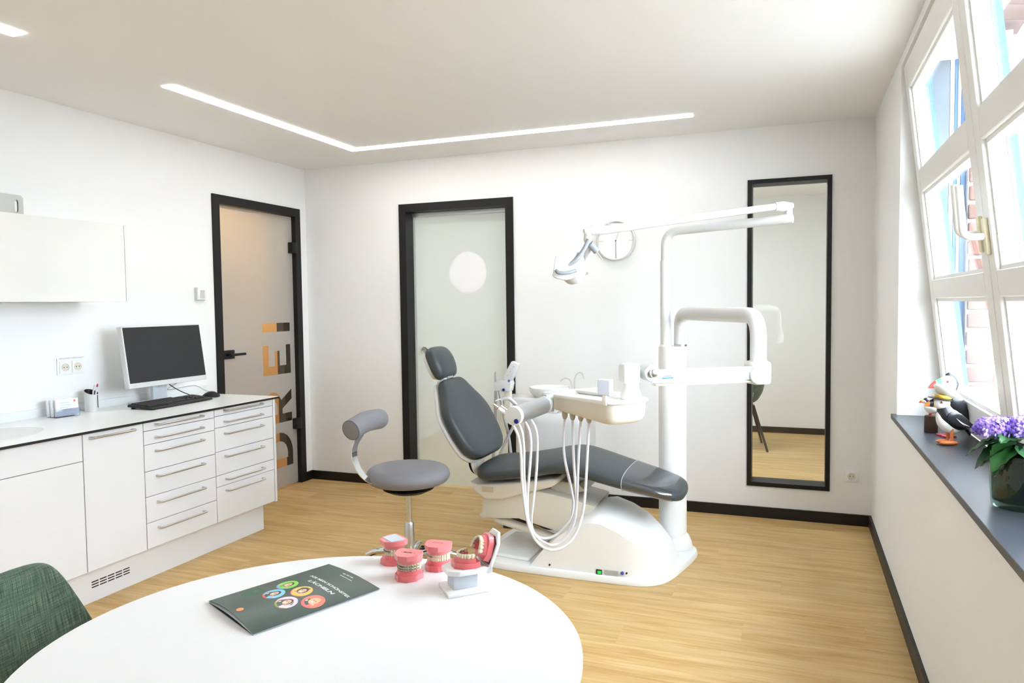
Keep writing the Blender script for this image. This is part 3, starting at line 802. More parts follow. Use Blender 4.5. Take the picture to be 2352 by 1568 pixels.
WEAVE = green_weave()
LEGM = mat('dark metal chair leg', (52, 48, 50), 0.5)
def shell_chair(label, loc, rz):
    c = thing('shell_chair', label, 'chair', loc, rz, 'green upholstered shell chairs')
    # shell faces +X ; grid u across, v from the front of the seat up the back
    nU = 28
    seat = smooth_path([Vector((a_, 0, b_)) for a_, b_ in ((0.235, 0.425), (0.20, 0.438), (0.10, 0.436), (0.0, 0.432), (-0.09, 0.438), (-0.15, 0.468), (-0.185, 0.52))], 3)
    swid = [0.20, 0.225, 0.240, 0.245, 0.248, 0.250, 0.252]
    back = smooth_path([Vector((a_, 0, b_)) for a_, b_ in ((-0.185, 0.52), (-0.208, 0.60), (-0.225, 0.69), (-0.238, 0.77), (-0.245, 0.83))], 4)[1:]
    nV = len(seat)+len(back)
    front_, back_ = [], []
    for k in range(nV):
        ringf, ringb = [], []
        for j in range(nU+1):
            u = -1+2*j/nU
            s_ = math.sin(u*PI/2)
            if k < len(seat):
                t = k/3; i = min(int(t), len(swid)-2); f = t-i
                w_ = swid[i]*(1-f)+swid[i+1]*f
                p = seat[k]; cu = 0.012+0.075*(k/len(seat))**2
            else:
                q = (k-len(seat)+1)/len(back)
                zt = 0.810-0.20*abs(u)**7
                zz = 0.52+(zt-0.52)*q
                # back profile at that height
                r_ = (zz-0.52)/0.31; i = min(int(r_*(len(back)-1)), len(back)-2); f = r_*(len(back)-1)-i
                p = back[max(i, 0)].lerp(back[max(i, 0)+1], max(0, min(1, f))); p = Vector((p.x, 0, zz))
                w_ = 0.252+0.010*math.sin(PI*q*0.8)-0.012*q*q
                cu = 0.087+0.04*math.sin(PI*min(1, q*0.8))-0.065*q*q
            n = Vector((0.25, 0, 0.97)) if k < len(seat)*0.6 else Vector((0.9, 0, 0.42)) if k < len(seat) else Vector((0.985, 0, 0.17))
            n.normalize()
            c_ = p + Vector((0, w_*s_, 0)) + n*(cu*abs(u)**2.4)
            ed = 1-abs(u)**8
            if k == nV-1 or k == 0: ed *= 0.35
            ringf.append(c_ + n*0.012*ed); ringb.append(c_ - n*0.012*ed)
        front_.append(ringf); back_.append(ringb)
    m = MB(); m.rings(front_, False, False, closed=False)
    nf = len(m.f); off = len(m.v)
    m.rings([r[::-1] for r in back_], False, False, closed=False)
    # rim
    rimf = [front_[k][0] for k in range(nV)] + front_[-1][1:] + [front_[k][-1] for k in range(nV-2, -1, -1)] + front_[0][-2:0:-1]
    rimb = [back_[k][0] for k in range(nV)] + back_[-1][1:] + [back_[k][-1] for k in range(nV-2, -1, -1)] + back_[0][-2:0:-1]
    m.rings([rimf, rimb], False, False, closed=True)
    me = bpy.data.meshes.new('shell'); me.from_pydata([tuple(v) for v in m.v], [], m.f); me.update()
    uvl = me.uv_layers.new(name='UVMap')
    for lp in me.loops:
        co = me.vertices[lp.vertex_index].co
        uvl.data[lp.index].uv = (co.y*1.0, co.z-co.x*0.6)
    bm = bmesh.new(); bm.from_mesh(me); bmesh.ops.remove_doubles(bm, verts=bm.verts, dist=0.0004); bmesh.ops.recalc_face_normals(bm, faces=bm.faces); bm.to_mesh(me); bm.free()
    me.polygons.foreach_set('use_smooth', [True]*len(me.polygons)); me.materials.append(WEAVE)
    o = bpy.data.objects.new('seat_shell', me); COL.objects.link(o); o.parent = c
    sb = o.modifiers.new('sub', 'SUBSURF'); sb.levels = 2; sb.render_levels = 2
    for sx in (-1, 1):
        for sy in (-1, 1):
            MB().tube([(sx*0.12, sy*0.12, 0.41), (sx*0.235, sy*0.235, 0.0)], [0.013, 0.010], 12).build('leg', LEGM, c)
    MB().box((-0.13, -0.13, 0.40), (0.13, 0.13, 0.414)).build('under_frame', LEGM, c, bevel=0.004)
    return c
shell_chair('green woven shell chair pushed up to the round white table', (2.290, -3.935, 0), 0.10)
shell_chair('green shell chair behind the tall glass panel in the next room', (3.115, 2.36, 0), PI+0.15)
# ================================================================== DENTAL CHAIR
CY = -1.115
dc = thing('dental_chair', 'dental patient chair with anthracite upholstery on a white base, in the room centre', 'dental chair', (2.6, CY, 0))
def sup(w, h, n=24, e=2.6):
    out = []
    for k in range(n):
        t = 2*PI*k/n; c_, s_ = math.cos(t), math.sin(t)
        out.append((w*math.copysign(abs(c_)**(2/e), c_), h*math.copysign(abs(s_)**(2/e), s_)))
    return out
# base plate
outl = [(2.02, -1.33), (2.12, -1.400), (2.40, -1.418), (2.73, -1.420), (2.93, -1.408), (3.03, -1.33), (3.085, -1.15), (3.13, -0.90), (3.10, -0.79), (3.0, -0.745), (2.5, -0.75), (2.12, -0.80), (2.03, -0.87)]
op = smooth_path([Vector((x, y, 0)) for x, y in outl+[outl[0]]], 5)[:-1]
MB().prism([(p.x, p.y) for p in op], lambda x, y: (x, y, 0.0), lambda x, y: (x+(2.6-x)*0.012, y+(CY-y)*0.03, 0.034)).build('base_plate', SOCK, dc, world=True, bevel=0.006)
fm_ = [(2.07, -1.31), (2.33, -1.345), (2.33, -0.93), (2.09, -0.91)]
MB().prism(fm_, lambda x, y: (x, y, 0.0345), lambda x, y: (x+(2.2-x)*0.05, y+(CY-y)*0.05, 0.05)).build('foot_film', mat('white film cover', (240, 241, 240), 0.2, bump=0.9, scale=26), dc, world=True, bevel=0.008, label='crumpled clear film over the base')
# domed cover
R_ = []
for x, zn, zr in ((2.355, 0.036, 0.04), (2.385, 0.075, 0.085), (2.42, 0.118, 0.13), (2.50, 0.195, 0.215), (2.58, 0.25, 0.275), (2.66, 0.28, 0.325), (2.72, 0.278, 0.338), (2.80, 0.248, 0.315), (2.88, 0.205, 0.268), (2.95, 0.155, 0.21), (3.005, 0.105, 0.15), (3.04, 0.06, 0.08), (3.052, 0.036, 0.04)):
    HCY = -1.145; e = 0.240 if x < 2.9 else 0.240-(x-2.9)*0.6
    zb = 0.0346
    zn = max(zn, zb+0.002); zr = max(zr, zn+0.002)
    R_.append([Vector((x, HCY+a*e, b)) for a, b in ((-1.04, zb), (-1.0, zb+(zn-zb)*0.5), (-0.975, zn), (-0.87, zn+(zr-zn)*0.45), (-0.6, zn+(zr-zn)*0.8), (-0.25, zr), (0.25, zr), (0.6, zn+(zr-zn)*0.8), (0.87, zn+(zr-zn)*0.45), (0.975, zn), (1.0, zb+(zn-zb)*0.5), (1.04, zb))])
hump = MB().rings(R_).build('base_cover', SOCK, dc, world=True, smooth=28)
def face(px, py, y=-1.400): return at(px, py, 'y', y)
def decal(m, px0, py0, px1, py1, t=0.002, y=-1.396):
    a = face(px0, py0, y); b = face(px1, py1, y)
    m.box((a.x, y-t, b.z), (b.x, y+0.02, a.z)); return m
decal(MB(), 1369.5, 1307, 1382.5, 1319, 0.004).build('switch_frame', BLKP, hump, world=True, smooth=0)
decal(MB(), 1373, 1309.5, 1381, 1317, 0.006).build('switch_rocker', mat('lit green switch', (20, 190, 70), 0.3, emit=0.25), hump, world=True, smooth=0, label='lit green power switch')
decal(MB(), 1388, 1308, 1421, 1323, 0.002).build('rating_plate', mat('silver rating plate', (196, 196, 194), 0.4), hump, world=True, smooth=0)
for k in range(4):
    decal(MB(), 1391, 1311+k*2.8, 1402, 1312.4+k*2.8, 0.0028).build('plate_print', mat('grey print', (120, 120, 120), 0.6), hump, world=True, smooth=0)
    decal(MB(), 1406, 1311+k*2.8, 1418, 1312.4+k*2.8, 0.0028).build('plate_print', mat('grey print', (120, 120, 120), 0.6), hump, world=True, smooth=0)
p_ = face(1429, 1316.5, -1.400)
MB().lathe([(0.0085, -0.012), (0.0085, 0.002), (0.006, 0.002), (0.006, 0.0012), (0.001, 0.0012)], p_, (0, -1, 0), 20).build('round_symbol', mat('blue ring print', (90, 110, 190), 0.5), hump, world=True)
for q in ((1439, 1316.5), (1262, 1297)):
    MB().lathe([(0.0045, -0.012), (0.0045, 0.002)], face(q[0], q[1], -1.398), (0, -1, 0), 12).build('screw_hole', BLKP, hump, world=True)
# lift arm and lower link
ap = [at(x, y, 'y', -1.28) for x, y in ((1110, 1135), (1235, 1128), (1300, 1143), (1366, 1163), (1352, 1205), (1282, 1222), (1190, 1191), (1104, 1190))]
MB().prism([(p.x, p.z) for p in ap], lambda x, z: (x, -1.28, z), lambda x, z: (x, -0.95, z)).build('lift_arm', PLASTICW, dc, world=True, bevel=0.008)
a = at(1140, 1190, 'y', -1.22); b = at(1300, 1243, 'y', -1.22)
MB().tube([a, b], 0.021, 16, flat=1.5).build('lower_link', PLASTICW, dc, world=True)
a = at(1104, 1181, 'y', -1.282); MB().lathe([(0.008, 0), (0.008, 0.004)], a, (0, -1, 0), 14).build('pivot_bolt', GREYP, dc, world=True)
# seat carrier
sp = [at(x, y, 'y', -1.31) for x, y in ((1076, 1104), (1096, 1113), (1200, 1107), (1277, 1100), (1277, 1113), (1266, 1119), (1150, 1148), (1112, 1147), (1088, 1128))]
sc_ = MB().prism([(p.x, p.z) for p in sp], lambda x, z: (x, -1.31, z), lambda x, z: (x, -0.92, z)).build('seat_carrier', PLASTICW, dc, world=True, bevel=0.012, bseg=3)
a = at(1107, 1116, 'y', -1.312); b = at(1133, 1131, 'y', -1.312)
MB().box((a.x, -1.314, b.z), (b.x, -1.309, a.z)).build('grip_recess', mat('beige recess', (206, 190, 164), 0.6), sc_, world=True, bevel=0.001)
bp_ = [at(x, y, 'y', -1.2) for x, y in ((1278, 1103), (1330, 1112), (1345, 1128), (1300, 1135), (1262, 1122))]
MB().prism([(p.x, p.z) for p in bp_], lambda x, z: (x, -1.2, z), lambda x, z: (x, -1.0, z)).build('leg_bracket', PLASTICW, dc, world=True, bevel=0.006)
# seat and leg cushion, one continuous pad
sta = [(2.005, 0.462, 0.482, 0.10), (2.015, 0.444, 0.500, 0.165), (2.045, 0.427, 0.514, 0.215), (2.10, 0.427, 0.520, 0.245), (2.20, 0.440, 0.530, 0.252), (2.30, 0.456, 0.548, 0.254), (2.40, 0.476, 0.570, 0.254), (2.47, 0.490, 0.585, 0.254), (2.53, 0.492, 0.589, 0.253), (2.60, 0.482, 0.578, 0.251), (2.70, 0.459, 0.551, 0.246), (2.82, 0.433, 0.518, 0.236), (2.94, 0.409, 0.486, 0.222), (3.03, 0.392, 0.461, 0.200), (3.075, 0.385, 0.445, 0.165), (3.095, 0.386, 0.430, 0.115), (3.103, 0.396, 0.418, 0.06)]
def pad(stations, grow=0.0):
    R = []
    for x, zb, zt, w_ in stations:
        c_ = (zb+zt)/2; h_ = (zt-zb)/2+grow
        ring = []
        for a_, b_ in sup(w_+grow, h_, 36, 3.0):
            b2 = b_
            if b_ > 0: b2 = b_*(1.0+0.10*(1-(a_/(w_+grow))**2)) if h_ > 0.02 else b_
            ring.append(Vector((x, CY+a_, c_+b2)))
        R.append(ring)
    return R
def dense(stations, n=4):
    P1 = smooth_path([Vector((s[0], s[1], s[2])) for s in stations], n); P2 = smooth_path([Vector((s[0], s[3], 0)) for s in stations], n)
    return [(a.x, a.y, a.z, b.y) for a, b in zip(P1, P2)]
MB().rings(pad(dense(sta))).build('seat_cushion', DKVINYL, dc, world=True, smooth=60)
fs_ = [s for s in dense(sta) if 2.80 <= s[0] <= 3.065]
FILM = clear_glass('clear vinyl cover', (226, 230, 236), 0.34, 0.10)
MB().rings(pad(fs_, 0.003), False, False).build('foot_cover', FILM, dc, world=True, smooth=60, label='clear plastic foot cover')
e0 = pad(fs_, 0.0035)[0]
MB().tube(e0+[e0[0]], 0.0016, 6).build('cover_hem', mat('clear hem', (190, 200, 208), 0.2), dc, world=True)
# backrest
U = Vector((-0.4985, 0, 0.867)); N = Vector((0.867, 0, 0.4985))
B0 = Vector((2.052, CY-0.012, 0.565))
bst = [(-0.012, 0.10, 0.016), (-0.004, 0.145, 0.030), (0.012, 0.185, 0.038), (0.05, 0.232, 0.043), (0.12, 0.258, 0.045), (0.20, 0.266, 0.045), (0.26, 0.262, 0.044), (0.31, 0.238, 0.043), (0.36, 0.197, 0.041), (0.41, 0.158, 0.038), (0.445, 0.135, 0.032), (0.463, 0.112, 0.022), (0.470, 0.08, 0.010)]
def backpad(st_, fr_, dn, kk=1.0, dish=0.010):
    R = []
    P1 = smooth_path([Vector(s) for s in st_], 4)
    for p in P1:
        R.append([B0 + U*p.x + Vector((0, a_*kk, 0)) + N*(b_*fr_ + dn + (dish*(a_/max(p.y, .05))**2 if b_ > 0 else 0)) for a_, b_ in sup(p.y, p.z, 36, 3.0)])
    return R
MB().rings(backpad(bst, 1.0, -0.043)).build('back_cushion', DKVINYL, dc, world=True, smooth=60)
MB().rings(backpad([(s[0]+(0.002 if i > 6 else -0.002), s[1]-0.010, s[2]) for i, s in enumerate(bst)], 0.62, -0.090, 1.0, 0.0)).build('back_shell', PLASTIC, dc, world=True, smooth=60)
# headrest
HU = Vector((-0.406, 0, 0.914)); HN = Vector((0.914, 0, 0.406))
H0 = Vector((1.775, CY-0.002, 1.062))
hst = [(-0.094, 0.045, 0.014), (-0.088, 0.085, 0.030), (-0.07, 0.107, 0.040), (-0.03, 0.120, 0.046), (0.02, 0.122, 0.047), (0.06, 0.116, 0.042), (0.085, 0.098, 0.032), (0.097, 0.065, 0.018), (0.100, 0.03, 0.006)]
R_ = []
for p in smooth_path([Vector(s) for s in hst], 4):
    R_.append([H0 + HU*p.x + Vector((0, a_, 0)) + HN*(b_-0.045-(0.9*p.x*p.x)) for a_, b_ in sup(p.y, p.z, 32, 2.7)])
hr = MB().rings(R_).build('headrest', DKVINYL, dc, world=True, smooth=60)
hcn = sum((sum(r, Vector())/len(r) for r in R_), Vector())/len(R_)
MB().rings([[hcn+(v-hcn)*0.86-HN*0.030 for v in r] for r in R_[3:-3]]).build('headrest_shell', PLASTIC, hr, world=True, smooth=60)
a = B0+U*0.455-N*0.045; b = H0-HU*0.075-HN*0.05
MB().tube([a, b], 0.012, 12).build('headrest_post', CHROME, dc, world=True)
MB().box((-0.02, -0.035, -0.012), (0.02, 0.035, 0.012), Matrix.Translation(a.lerp(b, 0.62))).build('headrest_clamp', STEEL, dc, world=True, bevel=0.004)
MB().box((-0.03, -0.06, -0.006), (0.022, 0.06, 0.006), Matrix.Translation(B0+U*0.476-N*0.06) @ Matrix.Rotation(-0.5, 4, 'Y')).build('shell_cap', PLASTIC, dc, world=True, bevel=0.003)
# curved chrome and white bracket that carries the backrest
br = smooth_path([Vector((x, CY, z)) for x, z in ((2.02, 0.42), (1.965, 0.445), (1.945, 0.50), (1.955, 0.57), (1.985, 0.63))], 6)
MB().tube(br, 0.02, 16, flat=4.2).build('back_bracket', PLASTICW, dc, world=True)
MB().tube([p+Vector((-0.022, 0, 0.002)) for p in br[2:-3]], 0.004, 12, flat=19).build('bracket_strip', BLKP, dc, world=True)

# foot control on the floor
a = at(1178, 1240, 'z', 0)
fc = thing('foot_control', 'black foot control on the floor behind the chair base', 'foot control', (2.0, -0.62, 0), 0.3)
MB().prism([(-0.09, -0.11), (0.09, -0.11), (0.11, 0.08), (-0.11, 0.08)], lambda x, y: (x, y, 0), lambda x, y: (x*0.72, y*0.72, 0.055)).build('body', BLKP, fc, bevel=0.008)
MB().box((-0.04, -0.06, 0.056), (0.04, 0.03, 0.068)).build('pedal', BLKP, fc, bevel=0.004)
o = MB().tube(smooth_path([(2.09, -0.60, 0.008), (2.15, -0.64, 0.006), (2.2, -0.68, 0.006), (2.26, -0.70, 0.006), (2.33, -0.68, 0.006)]), 0.005, 8).build('foot_control_cable', BLKP); tag(o, 'black cable of the foot control lying on the floor', 'cable')

# ================================================================== COLUMN, ARMS AND INSTRUMENT TRAY
CX, CYY = 2.993, -0.85
du = thing('delivery_unit', 'white dental unit column with bent arm carrying the instrument tray', 'dental unit', (CX, CYY, 0.034))
MB().lathe([(0.0745, 0.06), (0.0745, 1.128), (0.072, 1.134), (0.001, 1.134)], (CX, CYY, 0), seg=48).build('column', SOCK, du, world=True)
MB().lathe([(0.105, 0.0345), (0.106, 0.05), (0.100, 0.075), (0.088, 0.10), (0.0755, 0.115)], (CX, CYY, 0), seg=48, sx=1.0, sy=0.82).build('column_foot', SOCK, du, world=True)
P2 = Vector((3.036, CYY-0.004, 1.134))
E1 = dep(1742, 724, 3.12); E2 = dep(1755, 832, 3.12)
E2 = Vector((E1.x, E1.y, E2.z))
top = Vector((P2.x, P2.y, E1.z))
MB().tube(round_path([P2+Vector((0, 0, 0.012)), top, E1, E2], 0.135, 10), 0.034, 24).build('bent_arm', PLASTIC, du, world=True)
MB().lathe([(0.0345, 0), (0.0345, 0.011), (0.033, 0.0115)], P2, seg=32).build('arm_ring', STEEL, du, world=True)
MB().lathe([(0.036, -0.002), (0.043, -0.03), (0.046, -0.04)], E2+Vector((0, 0, 0.012)), seg=28).build('arm_socket', PLASTIC, du, world=True)
# swing arm
JR = dep(1752, 858, 3.10); JL = dep(1490, 855, 2.98)
dirA = (JL-JR); dirA.z = 0; dirA.normalize()
side = Vector((-dirA.y, dirA.x, 0))
if side.y > 0: side = -side            # towards the camera
def arm_frame(o): return Matrix((( dirA.x, side.x, 0, o.x), (dirA.y, side.y, 0, o.y), (0, 0, 1, o.z), (0, 0, 0, 1)))
MB().box((-0.042, -0.048, -0.046), (0.042, 0.048, 0.052), arm_frame(Vector((E1.x, E1.y, JR.z))+dirA*0.004)).build('elbow_block', SOCK, du, world=True, bevel=0.016, bseg=4)
ln = (JL-JR).length
ab = MB().box((0.02, -0.028, -0.022), (ln-0.0, 0.028, 0.032), arm_frame(JR)).build('swing_arm', SOCK, du, world=True, bevel=0.010, bseg=3)
MB().box((0.03, -0.024, -0.032), (ln-0.02, 0.026, -0.0225), arm_frame(JR)).build('arm_rail', PLASTICW, ab, world=True, bevel=0.003)
pj = JR+dirA*0.045+side*0.03
MB().lathe([(0.036, 0), (0.036, 0.012), (0.033, 0.014), (0.001, 0.014)], pj, side, 32).build('pivot_cap', mat('pale blue grey cap', (214, 224, 232), 0.35), du, world=True)
pj = JL+side*0.03
MB().lathe([(0.033, -0.06), (0.033, 0.004), (0.032, 0.006), (0.001, 0.006)], pj, side, 32).build('pivot_cap', GREYP, du, world=True)
MB().lathe([(0.015, 0.006), (0.017, 0.02), (0.014, 0.028), (0.006, 0.032)], pj, side, 24).build('brake_knob', STEEL, du, world=True)
BL = dep(1453, 857, 2.98)
MB().box((-0.022, -0.036, -0.040), (0.050, 0.036, 0.040), arm_frame(BL)).build('joint_block', SOCK, du, world=True, bevel=0.014, bseg=4)
# maker's plate on the arm
pa = JR+dirA*(ln-0.045)+side*0.0285
Mp = Matrix(((-dirA.x, 0, side.x, pa.x), (-dirA.y, 0, side.y, pa.y), (0, 1, 0, pa.z+0.004), (0, 0, 0, 1)))
lp = MB().box((-0.001, -0.008, 0), (0.050, 0.009, 0.001), Mp).build('name_plate', mat('silver plate', (214, 216, 220), 0.4), ab, world=True, smooth=0)
MB().box((0.0, -0.007, 0.0011), (0.049, -0.001, 0.0014), Mp).build('plate_stripe', mat('blue print', (70, 130, 215), 0.5), lp, world=True, smooth=0)
vv, ff = text_mesh('ULTRADENT', 0.0088, 0.00025)
MB().add([Mp @ Vector((v.x*0.92+0.002, v.y+0.0010, 0.0013)) for v in vv], ff).build('plate_lettering', mat('dark print', (50, 56, 74), 0.6), lp, world=True, smooth=0)
# tray body
TU = Vector((0.835, -0.55, 0)).normalized(); TV = Vector((-TU.y, TU.x, 0))
T0 = Vector((2.590, -1.827, 0))
def tp(u, v, z): return T0 + TU*u + TV*v + Vector((0, 0, z))
trp = round_path([Vector((0.185, 0, 0)), Vector((0.420, 0, 0)), Vector((0.437, 0.11, 0)), Vector((0.417, 0.215, 0)), Vector((0, 0.215, 0)), Vector((0, 0, 0)), Vector((0.184, 0, 0))], 0.045, 6)[:-1]
ctr = Vector((0.21, 0.108, 0))
R_ = []
for z_, k_ in ((0.882, 0.80), (0.884, 0.88), (0.892, 0.94), (0.91, 0.985), (0.945, 1.0), (0.966, 1.0)):
    sh_ = (0.966-z_)
    R_.append([tp(ctr.x+(p.x-ctr.x)*k_, ctr.y+(p.y-ctr.y)*k_, z_ + sh_*0.40*(1-p.x/0.437)*0.9) for p in trp])
MB().rings(R_).build('tray_body', PLASTICW, du, world=True, smooth=40)
R_ = []
for z_, k_ in ((0.9665, 1.03), (0.971, 1.055), (0.979, 1.055), (0.981, 1.04)):
    R_.append([tp(ctr.x-0.012+(p.x-ctr.x)*k_*1.05, ctr.y+(p.y-ctr.y)*k_, z_) for p in trp])
MB().rings(R_).build('tray_top', SOCK, du, world=True, smooth=40)
a = Vector((BL.x, BL.y, 0))+dirA*0.008
MB().lathe([(0.040, 0.9815), (0.043, 0.99), (0.042, 1.005), (0.032, 1.022), (0.032, BL.z-0.035)], a, seg=32).build('tray_post', SOCK, du, world=True)
# small display box
mz = dep(1391, 889, 2.93)
Md = Matrix.Translation(mz) @ Matrix.Rotation(math.atan2(TU.y, TU.x)+0.38, 4, 'Z')
db = MB().box((-0.028, -0.018, -0.032), (0.028, 0.014, 0.032), Md).build('display_box', PLASTIC, du, world=True, bevel=0.005, bseg=3)
MB().box((-0.024, -0.0188, -0.028), (0.024, -0.0182, 0.028), Md).build('display_face', mat('pale blue panel', (222, 230, 246), 0.3), db, world=True, smooth=0)
MB().box((-0.008, -0.018, -0.072), (0.010, -0.006, -0.030), Md).build('display_bracket', PLASTICW, db, world=True, bevel=0.002)
# instrument holder tube
A0 = dep(1252, 929, 3.12); A1 = dep(1180, 955, 2.86); ax = (A1-A0).normalized(); L_ = (A1-A0).length
ih = MB().lathe([(0.030, -0.012), (0.033, 0.0), (0.033, 0.02), (0.034, 0.022), (0.036, 0.03), (0.0365, L_-0.012)], A0, ax, 32).build('instrument_holder', ALU, du, world=True)
for z_ in (0.0, 0.012, 0.045): MB().lathe([(0.0352, z_), (0.0362, z_+0.002), (0.0352, z_+0.005)], A0, ax, 32).build('holder_ring', GREYP, ih, world=True)
MB().lathe([(0.0375, L_-0.0118), (0.0378, L_), (0.036, L_+0.006), (0.001, L_+0.007)], A0, ax, 32).build('holder_end_cap', PLASTIC, ih, world=True)
e1_ = ax.cross(Vector((0, 0, 1))).normalized()
if e1_.dot(RGT) < 0: e1_ = -e1_
bl_ = A1+ax*0.0072+e1_*0.014-Vector((0, 0, 1))*0.019
MB().lathe([(0.0095, -0.002), (0.0095, 0.0015), (0.001, 0.002)], bl_, ax, 20).build('blue_button', BLUE, ih, world=True)
MB().box((-0.018, -0.02, -0.038), (0.018, 0.02, 0.038), Matrix.Translation(A0-ax*0.03+Vector((0, 0, 0.004))) @ Matrix.Rotation(math.atan2(TU.y, TU.x), 4, 'Z')).build('holder_bracket', STEEL, du, world=True, bevel=0.003)
# hoses
def hs(cx, cy): return (1130+cx/4.481, 940+cy/4.481)
H_ = [
 [(210,145),(268,270),(297,450),(305,650),(320,850),(350,1080),(400,1260),(490,1390),(620,1448),(760,1400),(860,1280),(930,1080),(960,850),(980,500),(1000,130)],
 [(265,120),(312,250),(328,420),(330,650),(350,950),(380,1150),(440,1290),(540,1370),(650,1395),(770,1310),(850,1140),(875,900),(890,500),(915,110)],
 [(330,105),(385,220),(402,380),(385,650),(365,900),(372,1100),(410,1250),(500,1370),(630,1400),(760,1300),(845,1120),(865,900),(840,500),(830,100)],
 [(395,90),(450,200),(468,350),(457,650),(425,950),(405,1150),(440,1280),(550,1328),(690,1270),(800,1130),(838,980),(812,800),(748,500),(738,300),(750,90)]]
for k, hp in enumerate(H_):
    pts = []; n = len(hp)
    for i, q in enumerate(hp):
        px, py = hs(*q); t = i/(n-1)
        dE = 2.975+(1402-(1130+hp[-1][0]/4.481))*0.00205
        pts.append(dep(px, py, (2.90+0.055*k)*(1-t) + dE*t))
    MB().tube(smooth_path(pts, 5), 0.0058, 10).build('hose', HOSE, du, world=True, smooth=60)
    e = pts[-1]
    MB().lathe([(0.0065, -0.004), (0.0115, 0.006), (0.0125, 0.012), (0.0125, 0.055)], e, (0, 0, 1), 16).build('hose_coupling', mat('warm grey coupling', (190, 183, 170), 0.5), du, world=True)
# handpieces resting in the holder
hp_l = [((1133, 928), (1158, 946), 2.87, 0.0085, PLASTIC, 'slim white handpiece with red ring pointing left in the tray holder'),
        ((1153, 918), (1196, 934), 2.96, 0.008, HOSEG, 'bent grey air-water syringe lying over the tray holder'),
        ((1150, 931), (1166, 944), 2.94, 0.006, STEEL, 'short steel handpiece tip behind the white handpiece')]
for k, (a_, b_, dd, rr, mm, lb) in enumerate(hp_l):
    p0 = dep(*a_, dd); p1 = dep(*b_, dd+0.01)
    t_ = thing('handpiece', lb, 'handpiece', p1, group='handpieces in the tray holder')
    if k == 1:
        MB().tube(smooth_path([dep(1138, 921, 2.96), dep(1146, 917, 2.96), dep(1155, 916.5, 2.96)], 5), 0.0025, 8).build('nozzle', PLASTIC, t_, world=True)
        MB().tube(smooth_path([dep(1154, 916.5, 2.96), dep(1166, 914.5, 2.96), dep(1176, 920, 2.965), dep(1192, 937, 2.98)], 6), 0.0075, 12).build('barrel', HOSEG, t_, world=True)
    else:
        v = (p1-p0)
        MB().tube([p0+v*0.42, p1, p1+v*0.25], [rr*0.8, rr*1.2, rr*1.2], 14).build('barrel', PLASTIC if k == 0 else STEEL, t_, world=True)
        MB().tube([p0, p0+v*0.40], [rr*0.55, rr*0.8], 14).build('tip', STEEL, t_, world=True)
        if k == 0: MB().tube([p0+v*0.40, p0+v*0.45], [rr*0.86, rr*0.9], 14).build('colour_ring', mat('red ring', (210, 60, 60), 0.4), t_, world=True)
# white instrument dish on the tray
wd = thing('instrument_dish', 'flat white rectangular dish lying on the instrument tray', 'tray', tp(0.20, 0.150, 0.981), math.atan2(TU.y, TU.x))
R_ = []
for z_, a_, b_ in ((0.0005, 0.088, 0.058), (0.004, 0.094, 0.064), (0.016, 0.100, 0.070), (0.016, 0.096, 0.066), (0.008, 0.090, 0.060)):
    R_.append([Vector((x, y, z_)) for x, y in [(q.x, q.y) for q in round_path([Vector((0, -b_, 0)), Vector((a_, -b_, 0)), Vector((a_, b_, 0)), Vector((-a_, b_, 0)), Vector((-a_, -b_, 0)), Vector((-0.001, -b_, 0))], 0.015, 4)[:-1]]])
MB().rings(R_).build('dish', SOCK, wd)

# ================================================================== OPERATING LAMP
lm = thing('dental_lamp', 'white dental operating lamp on a long jointed arm above the chair', 'lamp', (2.958, CYY, 1.134))
LP = Vector((2.958, CYY-0.012, 1.134))
MB().lathe([(0.030, 0), (0.031, 0.006), (0.0275, 0.012), (0.0275, 0.452), (0.026, 0.462), (0.021, 0.463)], LP, seg=28).build('post', PLASTIC, lm, world=True)
Q1 = dep(1806, 503, 3.60)
LPb = LP+Vector((0.0, 0, 0.45)); zc = dep(1560, 527, 3.9).z
MB().tube(round_path([LPb, Vector((LP.x, LP.y, zc-0.004)), Q1], 0.13, 12), 0.0235, 20).build('bent_tube', PLASTIC, lm, world=True)
d_ = (Q1-Vector((LP.x, LP.y, zc))).normalized()
MB().tube([Q1-d_*0.02, Q1+d_*0.012, Q1+d_*0.03], [0.024, 0.026, 0.022], 20).build('tube_head', PLASTIC, lm, world=True)
MB().lathe([(0.021, 0.0), (0.021, 0.003), (0.001, 0.003)], Q1+d_*0.028, d_, 24).build('head_cap', GREYP, lm, world=True)
Q2 = dep(1822, 473, 3.60)
MB().cyl(Q1+d_*0.012+Vector((0, 0, 0.01)), Vector((Q1.x+d_.x*0.012, Q1.y+d_.y*0.012, Q2.z)), 0.017, seg=20).build('swivel_pin', PLASTIC, lm, world=True)
EL = dep(1374, 530, 3.42)
hd_ = (EL-Q2); an = hd_.normalized()
S0 = Vector((Q1.x+d_.x*0.012, Q1.y+d_.y*0.012, Q2.z))
MB().tube([S0-an*(-0.0)+Vector((0.02, -0.005, 0)), S0+an*0.03, S0+an*0.075+Vector((0, 0, 0.004))], [0.012, 0.026, 0.020], 18).build('rear_joint', PLASTIC, lm, world=True)
MB().tube([S0+an*0.07+Vector((0, 0, 0.004)), EL], [0.0165, 0.020], 20).build('spring_arm', PLASTIC, lm, world=True)
MB().box((-0.055, -0.004, 0.0), (0.055, 0.004, 0.006), Matrix.Translation(EL-an*0.10+Vector((0, 0, 0.0155))) @ Matrix.Rotation(math.atan2(an.y, an.x), 4, 'Z')).build('arm_slot', GREYP, lm, world=True, bevel=0.002)
K1 = dep(1341, 531, 3.40)
MB().tube([EL+an*(-0.01), EL.lerp(K1, 0.5)+Vector((0, 0, 0.002)), K1], [0.018, 0.022, 0.010], 18).build('front_joint', PLASTIC, lm, world=True)
